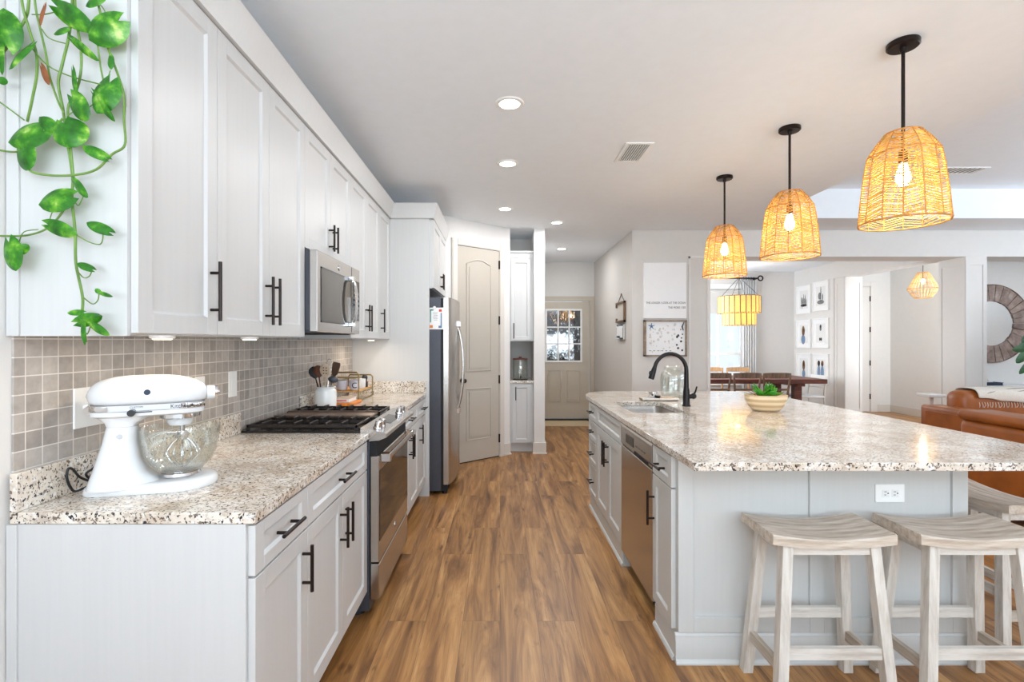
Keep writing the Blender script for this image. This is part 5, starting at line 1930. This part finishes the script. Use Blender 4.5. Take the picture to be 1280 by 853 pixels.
# canvas with lettering and shell picture on the wall facing the kitchen
yw = 6.1695
r = thing('canvas_sign', 'white canvas with small dark lettering on the wall behind the island', 'wall art', (2.03, 6.15, 1.655))
out('canvas', MB().box(1.772, 2.296, yw - 0.035, yw, 1.652, 2.34, 0.003), 'paper', r)
for s_, z in (('THE LONGER I LOOK AT THE OCEAN', 1.833), ('THE MORE I SEE', 1.775)):
    tm = text_mesh(s_, 0.036, 0.0006, 'RIGHT')
    xs = [v.co.x for v in tm.bm.verts]
    want = 0.485 if 'OCEAN' in s_ else 0.215
    sx_ = want / (max(xs) - min(xs))
    tm.xf(Matrix.Translation((2.286, yw - 0.0354, z)) @ Matrix.Rotation(PI / 2, 4, 'X') @ Matrix.Diagonal((sx_, 1, 1, 1)))
    out('lettering', tm, 'ink', r, smooth=0)
r = thing('shell_picture', 'driftwood-framed picture of pale shells and a blue starfish below the canvas', 'wall art', (2.03, 6.15, 1.19))
x0, x1, z0, z1 = 1.772, 2.304, 1.185, 1.632
m = MB()
m.box(x0, x1, yw - 0.03, yw, z0, z0 + 0.018).box(x0, x1, yw - 0.03, yw, z1 - 0.018, z1).box(x0, x0 + 0.03, yw - 0.03, yw, z0, z1).box(x1 - 0.018, x1, yw - 0.03, yw, z0, z1)
out('frame', m, 'framewood', r, smooth=0)
out('board', MB().box(x0 + 0.03, x1 - 0.018, yw - 0.012, yw, z0 + 0.018, z1 - 0.018), 'paper', r)
random.seed(11)
for k in range(46):
    x, z = random.uniform(x0 + 0.06, x1 - 0.14), random.uniform(z0 + 0.05, z1 - 0.05)
    m = MB().lathe([(0, 0), (random.uniform(0.006, 0.018), 0.0), (0.004, -0.004), (0, -0.006)], (x, yw - 0.0125, z), 10, 'y', sy=random.uniform(0.6, 1.2))
    out('shell', m, 'marble', r)
m = MB()
for k in range(11):
    x, z = random.uniform(x1 - 0.12, x1 - 0.04), random.uniform(z0 + 0.05, z1 - 0.09)
    m.lathe([(0, 0), (random.uniform(0.006, 0.015), 0.0), (0.005, -0.005), (0, -0.006)], (x, yw - 0.0125, z), 10, 'y')
m.tube([(x1 - 0.03, yw - 0.015, z1 - 0.02), (x1 - 0.055, yw - 0.015, z1 - 0.08), (x1 - 0.04, yw - 0.015, z1 - 0.125)], [0.005, 0.009, 0.006], 8)
for k in range(6):
    m.box(x0 + 0.07 + k * 0.05, x0 + 0.095 + k * 0.05, yw - 0.0135, yw - 0.011, z0 + 0.066, z0 + 0.072)
out('dark_shells', m, 'ink', r)
m = MB()
for k in range(5):
    a = PI / 2 + k * 2 * PI / 5
    cx_, cz_ = x0 + 0.10, z1 - 0.075
    m.tube([(cx_, yw - 0.015, cz_), (cx_ + 0.042 * math.cos(a), yw - 0.014, cz_ + 0.042 * math.sin(a))], [0.009, 0.002], 8)
out('starfish', m, 'blueprint', r)

# ------------------------------------------------------------------ dining room
tY0, tY1, tX1, tZ = 7.93, 8.90, 5.215, 0.765
r = thing('dining_table', 'dark reddish plank-top dining table in the far room', 'table', (4.1, 8.4, 0))
out('tabletop', MB().box(2.75, tX1, tY0, tY1, tZ - 0.07, tZ, 0.004), 'redwood', r)
for x in (3.0, 4.83):
    m = MB()
    for y in (tY0 + 0.14, tY1 - 0.24):
        m.box(x - 0.06, x + 0.06, y, y + 0.1, 0.07, tZ - 0.071)
    m.box(x - 0.065, x + 0.065, tY0 + 0.06, tY1 - 0.06, 0, 0.07).box(x - 0.065, x + 0.065, tY0 + 0.06, tY1 - 0.06, tZ - 0.12, tZ - 0.071)
    out('trestle', m, 'redwood', r, bevel=0.004)
out('beam', MB().box(3.06, 4.77, 8.37, 8.46, 0.22, 0.31), 'redwood', r, bevel=0.004)


def dining_chair(mat, label, grp='dining chairs round the table'):
    """built facing +y, seat 0.45 m: curved top rail, back rails, bowed posts, seat, four legs"""
    r = thing('dining_chair', label, 'chair', (0, 0, 0), grp)
    m = MB()
    n = 12
    rings = []
    for k in range(n + 1):
        x = -0.215 + 0.43 * k / n
        y = -0.235 - 0.035 * (1 - (x / 0.215) ** 2)
        h = 0.043 - 0.010 * abs(x / 0.215) ** 3
        rings.append([(x, y - 0.011, 0.848 - h), (x, y + 0.011, 0.848 - h), (x, y + 0.009, 0.848 + h), (x, y - 0.009, 0.848 + h)])
    out('top_rail', m.loft(rings), mat, r, bevel=0.002)
    m = MB()
    rings = []
    for k in range(n + 1):
        x = -0.185 + 0.37 * k / n
        y = -0.215 - 0.028 * (1 - (x / 0.185) ** 2)
        rings.append([(x, y - 0.008, 0.615), (x, y + 0.008, 0.615), (x, y + 0.008, 0.645), (x, y - 0.008, 0.645)])
    out('lower_rail', m.loft(rings), mat, r)
    for s in (-1, 1):
        m = MB().tube(catmull([(s * 0.175, -0.235, 0.0), (s * 0.178, -0.205, 0.25), (s * 0.178, -0.195, 0.45), (s * 0.185, -0.215, 0.64), (s * 0.205, -0.238, 0.83)], 5), [0.014] * 6 + [0.019] * 6 + [0.017] * 5 + [0.014] * 4, 10)
        out('rear_leg', m, mat, r)
        m = MB().tube([(s * 0.205, 0.205, 0.0), (s * 0.20, 0.195, 0.25), (s * 0.195, 0.185, 0.435)], [0.013, 0.017, 0.020], 10)
        out('front_leg', m, mat, r)
    m = MB().loft([[(x * f, y * f + (f - 1) * 0.0, z) for x, y in [(-0.195, -0.205), (0.195, -0.205), (0.225, 0.20), (0.15, 0.225), (-0.15, 0.225), (-0.225, 0.20)]] for z, f in ((0.43, 0.96), (0.437, 1.0), (0.455, 1.0), (0.462, 0.96))])
    out('seat', m, mat, r, bevel=0.002)
    m = MB()
    for s in (-1, 1):
        m.box(s * 0.185 - 0.010, s * 0.185 + 0.010, -0.19, 0.18, 0.385, 0.43)
    m.box(-0.175, 0.175, 0.17, 0.19, 0.385, 0.43).box(-0.165, 0.165, -0.205, -0.187, 0.385, 0.43)
    out('seat_rail', m, mat, r)
    return r


ch = dining_chair('walnut', 'walnut dining chair at the near table side, closest to the white chair')
ch.location = (4.245, 7.87, 0)
dup(ch, (3.79, 7.87, 0), 0, 'middle walnut dining chair on the near table side, behind the planter bowl')
dup(ch, (3.33, 7.87, 0), 0, 'walnut dining chair on the near table side, closest to the dark wall casing')
co = dining_chair('oak', 'light oak dining chair across the table, next to the far window edge')
co.location = (4.42, 9.02, 0)
co.rotation_euler = (0, 0, PI)
dup(co, (3.93, 9.02, 0), PI, 'light oak dining chair across the table, in front of the window panes')
# white metal armchair at the table head
r = thing('white_chair', 'white metal-framed chair at the head of the dining table', 'chair', (0, 0, 0))
m = MB()
for s in (-1, 1):
    m.tube(catmull([(s * 0.21, -0.25, 0.0), (s * 0.205, -0.20, 0.42), (s * 0.215, -0.24, 0.79)], 5), 0.013, 10)
out('rear_leg', m, 'marble', r)
m = MB()
for s in (-1, 1):
    m.tube([(s * 0.22, 0.22, 0.0), (s * 0.21, 0.20, 0.43)], 0.013, 10)
out('front_leg', m, 'marble', r)
out('backrest', MB().loft([[(x, -0.235 - 0.03 * (1 - (x / 0.23) ** 2) + dy, z) for dy, z in ((-0.01, 0.70), (0.01, 0.70), (0.006, 0.80), (-0.014, 0.80))] for x in [-0.23 + 0.46 * k / 10 for k in range(11)]]), 'ceramic', r, bevel=0.002)
out('seat', MB().box(-0.22, 0.22, -0.21, 0.22, 0.43, 0.465, 0.012, 3), 'ceramic', r)
m = MB().tube([(-0.208, -0.215, 0.60), (0.208, -0.215, 0.60)], 0.011, 8).tube([(-0.205, -0.205, 0.25), (0.205, -0.205, 0.25)], 0.010, 8).tube([(-0.208, -0.2, 0.27), (-0.216, 0.21, 0.27)], 0.010, 8).tube([(0.208, -0.2, 0.27), (0.216, 0.21, 0.27)], 0.010, 8)
out('rail', m, 'ceramic', r)
r.location = (5.165, 8.46, 0)
r.rotation_euler = (0, 0, PI / 2)

# two-tier shell chandelier
hx, hy = 4.03, 8.40
r = thing('chandelier', 'two-tier golden shell chandelier over the dining table', 'chandelier', (hx, hy, 1.64))
out('canopy', MB().lathe([(0.0, H), (0.07, H), (0.065, H - 0.03), (0.0, H - 0.035)], (hx, hy, 0), 24), 'bronze', r)
m = MB().tube([(hx, hy, H - 0.03), (hx, hy, 2.13)], 0.005, 8)
for k in range(4):
    a = PI / 4 + k * PI / 2
    m.tube([(hx, hy, 2.45), (hx + 0.31 * math.cos(a), hy + 0.31 * math.sin(a), 2.125)], 0.0035, 6)
out('suspension', m, 'bronze', r)


def tier(rad_, z0, z1, n):
    mf = MB().torus((hx, hy, z1), rad_, 0.006, 40, 6).torus((hx, hy, z0 + 0.006), rad_, 0.004, 40, 6)
    for a in (0, PI / 2):
        mf.tube([(hx - rad_ * math.cos(a), hy - rad_ * math.sin(a), z1), (hx + rad_ * math.cos(a), hy + rad_ * math.sin(a), z1)], 0.004, 6)
    for k in range(n):
        a = 2 * PI * (k + 0.5) / n
        mf.tube([(hx + rad_ * 1.004 * math.cos(a), hy + rad_ * 1.004 * math.sin(a), z) for z in (z0, z1)], 0.008, 6)
    f_ = out('tier_frame', mf, 'walnut', r)
    ms = MB()
    for k in range(n):
        a = 2 * PI * k / n
        w_ = PI * rad_ / n * 0.88
        u = Vector((-math.sin(a), math.cos(a), 0)) * w_
        o_ = Vector((math.cos(a), math.sin(a), 0))
        cc = Vector((hx, hy, 0)) + o_ * rad_
        ms.loft([[cc - u + Vector((0, 0, z)) - o_ * 0.002, cc + u + Vector((0, 0, z)) - o_ * 0.002, cc + u + Vector((0, 0, z)) + o_ * 0.002, cc - u + Vector((0, 0, z)) + o_ * 0.002] for z in (z0, z1)])
    out('shell_panels', ms, 'shell', f_, smooth=0)


tier(0.325, 1.845, 2.125, 24)
tier(0.255, 1.64, 1.84, 18)
for dx_, dy_ in ((-0.13, 0.0), (0.13, 0.02), (0.0, -0.13), (0.02, 0.13)):
    out('bulb', MB().sphere((hx + dx_, hy + dy_, 1.91), 0.028, 14, sz=1.3).cyl((hx + dx_, hy + dy_, 1.94), (hx + dx_, hy + dy_, 2.0), 0.013, n=12), 'bulb', r)
lt = bpy.data.lights.new('chandelier_glow', 'POINT')
lt.energy = 6
lt.color = (1.0, 0.82, 0.55)
lt.shadow_soft_size = 0.05
lo = bpy.data.objects.new('chandelier_glow', lt)
lo.location = (0, 0, 0.2)
lo.parent = r
COL.objects.link(lo)

# six framed photographs on the dining wall
def figure(mb_parts, yc, zc, s, kind):
    """simple printed silhouettes, flat on the print"""
    xs = 5.7795

    def blob(mat, y, z, ry, rz):
        mm = mb_parts.setdefault(mat, MB())
        mm.loft([[(xs - e, yc + 1.4 * (y - yc + ry * math.cos(q)), zc + 1.3 * (z - zc + rz * math.sin(q))) for q in [2 * PI * k / 16 for k in range(16)]] for e in (0.0, 0.0008)])
    if kind == 'dunes':
        for k in range(7):
            blob('midink', yc - 0.055 * s + 0.018 * k * s, zc - 0.05 + 0.012 * ((k * 3) % 5), 0.008, 0.06 + 0.012 * ((k * 2) % 4))
        blob('ink', yc, zc - 0.085, 0.07, 0.018)
    elif kind == 'boat':
        blob('midink', yc, zc - 0.085, 0.07, 0.03)
        blob('ink', yc - 0.005, zc + 0.02, 0.007, 0.11)
        blob('midink', yc + 0.02, zc, 0.03, 0.05)
        blob('ink', yc - 0.04, zc - 0.02, 0.008, 0.05)
    elif kind == 'girl':
        blob('denim_ink', yc + 0.01, zc - 0.08, 0.045, 0.07)
        blob('hair_ink', yc + 0.008, zc + 0.045, 0.032, 0.075)
        blob('skin_ink', yc - 0.012, zc + 0.055, 0.016, 0.028)
    elif kind == 'faces':
        blob('ink', yc, zc + 0.09, 0.018, 0.028)
        blob('midink', yc, zc + 0.06, 0.02, 0.03)
        blob('ink', yc - 0.014, zc - 0.085, 0.014, 0.024)
        blob('ink', yc + 0.014, zc - 0.085, 0.014, 0.024)
    elif kind == 'single':
        blob('denim_ink', yc, zc - 0.09, 0.035, 0.06)
        blob('hair_ink', yc, zc + 0.03, 0.03, 0.075)
        blob('skin_ink', yc, zc + 0.05, 0.016, 0.026)
    else:
        for dy, a in ((-0.035, 'hair_ink'), (0.035, 'ink')):
            blob('denim_ink', yc + dy, zc - 0.05, 0.032, 0.10)
            blob(a, yc + dy, zc + 0.075, 0.026, 0.04)
            blob('skin_ink', yc + dy, zc + 0.065, 0.014, 0.022)


yc1, yc2 = 9.485, 8.985
for yc, zc, kind, label in ((yc1, 2.165, 'dunes', 'framed black-and-white beach grass print in the top row, nearer the window'), (yc2, 2.19, 'boat', 'framed black-and-white sailing print in the top row, nearer the pilaster'),
                            (yc1, 1.51, 'girl', 'framed photo of a long-haired person in denim, middle row'), (yc2, 1.52, 'faces', 'framed photo with two small dark portraits, middle row'),
                            (yc1, 0.875, 'single', 'framed photo of one person with long hair, bottom row'), (yc2, 0.875, 'couple', 'framed photo of two people in blue, bottom row')):
    r = thing('framed_photo', label, 'picture', (5.79, yc, zc), 'framed photographs on the dining wall')
    w_, h_ = 0.222, 0.268
    m = MB()
    m.box(5.768, 5.7995, yc - w_, yc - w_ + 0.018, zc - h_, zc + h_).box(5.768, 5.7995, yc + w_ - 0.018, yc + w_, zc - h_, zc + h_).box(5.768, 5.7995, yc - w_ + 0.018, yc + w_ - 0.018, zc + h_ - 0.018, zc + h_).box(5.768, 5.7995, yc - w_ + 0.018, yc + w_ - 0.018, zc - h_, zc - h_ + 0.018)
    out('frame', m, 'plastic', r, bevel=0.001)
    out('mat_board', MB().box(5.782, 5.7995, yc - w_ + 0.018, yc + w_ - 0.018, zc - h_ + 0.018, zc + h_ - 0.018), 'paper', r)
    ph = out('print', MB().box(5.78, 5.782, yc - 0.128, yc + 0.128, zc - 0.172, zc + 0.172), 'ceramic', r)
    parts = {}
    figure(parts, yc, zc, 1.0, kind)
    for mt, mm in parts.items():
        out('image', mm, mt, ph)

# foyer pendant: faceted rattan basket
qx, qy = 6.96, 8.2
r = thing('foyer_pendant', 'pale faceted rattan pendant in the foyer beyond the beam', 'pendant light', (qx, qy, 2.09))
pf2 = [(0.075, 2.50), (0.205, 2.235), (0.115, 2.09)]
m = MB()
for k in range(26):
    a = 2 * PI * k / 26
    m.tube([(qx + rr * math.cos(a), qy + rr * math.sin(a), z) for rr, z in pf2], 0.0062, 5)
out('rattan_ribs', m, 'palewicker', r)
m = MB()
for rr, z in pf2:
    m.torus((qx, qy, z), rr, 0.006, 32, 6)
for f in (0.33, 0.66):
    m.torus((qx, qy, 2.5 - 0.265 * f), 0.075 + 0.13 * f, 0.004, 32, 6)
m.torus((qx, qy, 2.165), 0.162, 0.004, 32, 6)
out('hoop', m, 'wickerdark', r)
out('cord', MB().cyl((qx, qy, 2.40), (qx, qy, H), 0.005, n=8).tube([(qx - 0.075, qy, 2.5), (qx + 0.075, qy, 2.5)], 0.004, 6).lathe([(0, H), (0.05, H), (0.05, H - 0.02), (0, H - 0.02)], (qx, qy, 0), 20), 'bronze', r)
out('bulb', MB().sphere((qx, qy, 2.36), 0.03, 14, sz=1.25), 'bulb', r)
lt = bpy.data.lights.new('foyer_glow', 'POINT')
lt.energy = 3
lt.color = (1.0, 0.86, 0.66)
lt.shadow_soft_size = 0.04
lo = bpy.data.objects.new('foyer_glow', lt)
lo.location = (0, 0, 0.2)
lo.parent = r
COL.objects.link(lo)

# ------------------------------------------------------------------ living room
mx_, mz_, my_ = 6.735, 1.615, 6.849
r = thing('sunburst_mirror', 'round mirror framed by radiating weathered wood slats', 'mirror', (mx_, my_, mz_ - 0.53))
out('mirror_glass', MB().lathe([(0.0, 0), (0.32, 0), (0.32, -0.012), (0.0, -0.012)], (mx_, my_ - 0.002, mz_), 56, 'y'), 'mirror', r, smooth=0.4)
random.seed(21)
m = MB()
NSL = 30
for k in range(NSL):
    a0_, a1_ = 2 * PI * (k + 0.04) / NSL, 2 * PI * (k + 0.96) / NSL
    ri, ro = 0.305, 0.53
    th_ = random.uniform(0.020, 0.032)
    pts = [(ri * math.cos(a0_), ri * math.sin(a0_)), (ro * math.cos(a0_), ro * math.sin(a0_)), (ro * math.cos(a1_), ro * math.sin(a1_)), (ri * math.cos(a1_), ri * math.sin(a1_))]
    m.prism(pts, lambda u, v, w_: (mx_ + u, w_, mz_ + v), my_ - 0.001, my_ - th_)
out('slats', m, 'slat', r, smooth=0)
out('rim', MB().lathe([(0.528, 0), (0.538, 0), (0.538, -0.03), (0.528, -0.03)], (mx_, my_ - 0.001, mz_), 64, 'y', cap=False), 'walnut', r)


def rbox(mb, x0, x1, y0, y1, z0, z1, b=0.04):
    return mb.box(x0, x1, y0, y1, z0, z1, b, 4)


# sofa facing the living room, its back toward the island
r = thing('sofa', 'cognac leather sofa with its back to the island stools', 'sofa', (4.2, 3.1, 0))
out('base', rbox(MB(), 3.78, 4.72, 2.05, 4.05, 0.08, 0.40, 0.03), 'leather', r)
out('back', rbox(MB(), 3.745, 3.98, 2.0, 4.085, 0.10, 0.745, 0.06), 'leather', r)
m = MB()
for a, b in ((2.02, 3.05), (3.05, 4.095)):
    rbox(m, 3.735, 4.03, a, b - 0.004, 0.735, 0.815, 0.036)
out('head_roll', m, 'leather', r)
for a, b in ((2.25, 3.05), (3.06, 3.86)):
    out('seat_cushion', rbox(MB(), 3.95, 4.74, a, b, 0.40, 0.52, 0.04), 'leather', r)
for a, b in ((1.985, 2.24), (3.87, 4.075)):
    out('arm', rbox(MB(), 3.80, 4.72, a, b, 0.10, 0.62, 0.05), 'leather', r)
for x in (3.85, 4.65):
    for y in (2.1, 3.98):
        out('leg', MB().cyl((x, y, 0), (x, y, 0.09), 0.018, 0.025, 14), 'bronze', r)
tag(out('fur_throw', MB().box(3.712, 3.731, 2.9, 3.52, 0.62, 0.832, 0.006).box(3.731, 4.036, 2.9, 3.52, 0.8165, 0.832, 0.004).box(4.034, 4.05, 2.9, 3.52, 0.70, 0.832, 0.006), 'throw', loc=(3.88, 3.2, 0.64)), 'cream fleece throw folded over the sofa back, at the picture edge beside the stools', 'throw')

# second sofa across the room, facing the viewer, with a throw over its back
r = thing('sofa', 'cognac leather sofa farther away, cream throw along its back', 'sofa', (5.9, 5.2, 0))
out('base', rbox(MB(), 4.73, 7.19, 4.80, 5.56, 0.10, 0.40, 0.03), 'leather', r)
for a, b in ((4.70, 4.93), (6.99, 7.22)):
    ar = out('arm', rbox(MB(), a, b, 4.75, 5.585, 0.10, 0.67, 0.035), 'leather', r)
    mm = MB()
    xa = a if a < 5 else b
    s_ = -1 if a < 5 else 1
    out('arm_inset', mm.box(xa, xa + s_ * 0.008, 4.84, 5.50, 0.20, 0.61, 0.003), 'leather', ar)
out('back_frame', rbox(MB(), 4.715, 7.205, 5.40, 5.572, 0.12, 0.66, 0.035), 'leather', r)
for a, b in ((4.88, 5.95), (5.96, 7.04)):
    m = MB()
    rbox(m, a, b, 5.26, 5.50, 0.44, 0.845, 0.09)
    out('back_cushion', m, 'leather', r)
for a, b in ((4.94, 5.95), (5.96, 6.98)):
    out('seat_cushion', rbox(MB(), a, b, 4.77, 5.30, 0.40, 0.54, 0.05), 'leather', r)
for x in (4.8, 7.1):
    for y in (4.85, 5.5):
        out('leg', MB().cyl((x, y, 0), (x, y, 0.11), 0.018, 0.025, 14), 'bronze', r)
r = thing('throw_blanket', 'cream fringed throw draped along the back of the farther leather sofa', 'throw', (5.9, 5.38, 0.85))
m = MB()
crv = [(5.245, 0.72), (5.238, 0.79), (5.252, 0.842), (5.30, 0.862), (5.38, 0.866), (5.46, 0.862), (5.512, 0.84), (5.525, 0.76)]
n = 26
prev = None
for k in range(n + 1):
    x = 5.02 + 1.75 * k / n
    cur = []
    for j, (y, z) in enumerate(crv):
        dz = 0.006 * math.sin(k * 1.3 + j) + (0.05 * (0.5 + 0.5 * math.cos(k * 0.4)) if j == 0 else 0)
        cur.append(m.bm.verts.new((x + 0.03 * (j < 2) * math.sin(k), y - 0.004 * math.cos(k * 0.9 + j), z + dz * (0.3 if 2 < j < 6 else 1))))
    if prev:
        for j in range(len(crv) - 1):
            m.bm.faces.new((prev[j], cur[j], cur[j + 1], prev[j + 1]))
    prev = cur
o = out('cloth', m, 'throw', r, smooth=1.5)
o.modifiers.new('solid', 'SOLIDIFY').thickness = 0.012
o.modifiers['solid'].offset = 1
o.modifiers.new('sub', 'SUBSURF').render_levels = 1
m = MB()
for k in range(3):
    m.tube(catmull([(5.06 + 0.1 * k, 5.24, 0.80 - k * 0.01), (5.2 + 0.25 * k, 5.252, 0.838), (5.5 + 0.25 * k, 5.30, 0.872), (6.1, 5.33, 0.876), (6.76, 5.32, 0.876)], 6), 0.005, 6)
out('stripe', m, 'throwdark', r)
m = MB()
for k in range(60):
    x = 5.04 + 1.7 * k / 60
    m.tube([(x, 5.240, 0.73), (x + 0.006 * math.sin(k), 5.232, 0.70), (x + 0.01 * math.sin(k * 2.1), 5.236, 0.675)], 0.003, 5)
out('fringe', m, 'throw', r)

# side table behind the far sofa arm, console with a book below the mirror, tall plant
r = thing('side_table', 'small white side table just behind the farther leather sofa arm', 'table', (5.16, 5.96, 0))
out('top', MB().box(5.06, 5.25, 5.86, 6.06, 0.71, 0.745, 0.006), 'ceramic', r)
out('leg', MB().cyl((5.155, 5.96, 0.02), (5.155, 5.96, 0.70), 0.022, n=16), 'ceramic', r)
out('base', MB().lathe([(0, 0), (0.12, 0), (0.12, 0.012), (0.03, 0.025), (0, 0.025)], (5.155, 5.96, 0), 28), 'ceramic', r)
r = thing('console_table', 'white console table standing under the slatted round mirror', 'table', (6.7, 6.68, 0))
out('top', MB().box(6.30, 7.3, 6.56, 6.83, 0.745, 0.785, 0.004), 'ceramic', r)
for x in (6.33, 7.27):
    for y in (6.59, 6.80):
        out('leg', MB().box(x - 0.02, x + 0.02, y - 0.02, y + 0.02, 0, 0.745, 0.003), 'ceramic', r)
bk = thing('book', 'navy book lying on the console below the slatted mirror', 'book', (6.52, 6.66, 0.7855))
out('cover', MB().box(6.40, 6.655, 6.585, 6.76, 0.7855, 0.79).box(6.40, 6.655, 6.585, 6.76, 0.822, 0.827).box(6.40, 6.405, 6.585, 6.76, 0.79, 0.822), 'navy', bk)
out('pages', MB().box(6.405, 6.65, 6.59, 6.755, 0.7902, 0.8218), 'navy', bk)
tag(out('ornament', MB().tube([(6.44, 6.66, 0.833), (6.5, 6.65, 0.865), (6.53, 6.66, 0.838)], [0.008, 0.008, 0.006], 10).box(6.42, 6.56, 6.63, 6.69, 0.8275, 0.835), 'marble', loc=(6.5, 6.66, 0.8275)), 'small grey ornament on top of the navy book', 'ornament')
plx, ply = 6.24, 5.82
r = thing('rubber_plant', 'dark green broad-leaved plant rising behind the farther sofa', 'plant', (plx, ply, 0))
out('pot', MB().lathe([(0, 0), (0.12, 0), (0.155, 0.28), (0.158, 0.30), (0.145, 0.30), (0.14, 0.27), (0, 0.265)], (plx, ply, 0), 28), 'ceramic', r)
out('soil', MB().lathe([(0, 0.268), (0.138, 0.268), (0.0, 0.28)], (plx, ply, 0), 20), 'soil', r)
out('stem', MB().tube(catmull([(plx, ply, 0.26), (plx + 0.02, ply, 0.7), (plx - 0.02, ply, 1.1), (plx + 0.02, ply, 1.5)], 6), [0.014] * 10 + [0.009] * 9, 8), 'vine', r)
lm = MB()
for bs_, tip_, w_ in (((1289, 428), (1272, 436), 8), ((1284, 436), (1265, 437), 8), ((1287, 440), (1270, 454), 10), ((1290, 452), (1274, 468), 8), ((1290, 420), (1277, 428), 9), ((1296, 412), (1310, 400), 10), ((1294, 400), (1284, 380), 10), ((1300, 440), (1318, 446), 10), ((1298, 428), (1316, 424), 10), ((1294, 462), (1312, 476), 9)):
    leaf(lm, bs_, tip_, w_, y=ply - 0.02, droop=0.15)
out('leaves', lm, 'leafdark', r, smooth=1.4)
sm = MB()
for bs_ in ((1289, 428), (1284, 436), (1287, 440), (1290, 452), (1290, 420), (1300, 440), (1298, 428), (1294, 462), (1296, 412), (1294, 400)):
    p = pt(bs_[0], bs_[1], ply - 0.02)
    sm.tube([(plx, ply, p.z - 0.05), ((plx + p.x) / 2, ply, p.z - 0.02), p], 0.004, 6)
out('stalk', sm, 'vine', r)
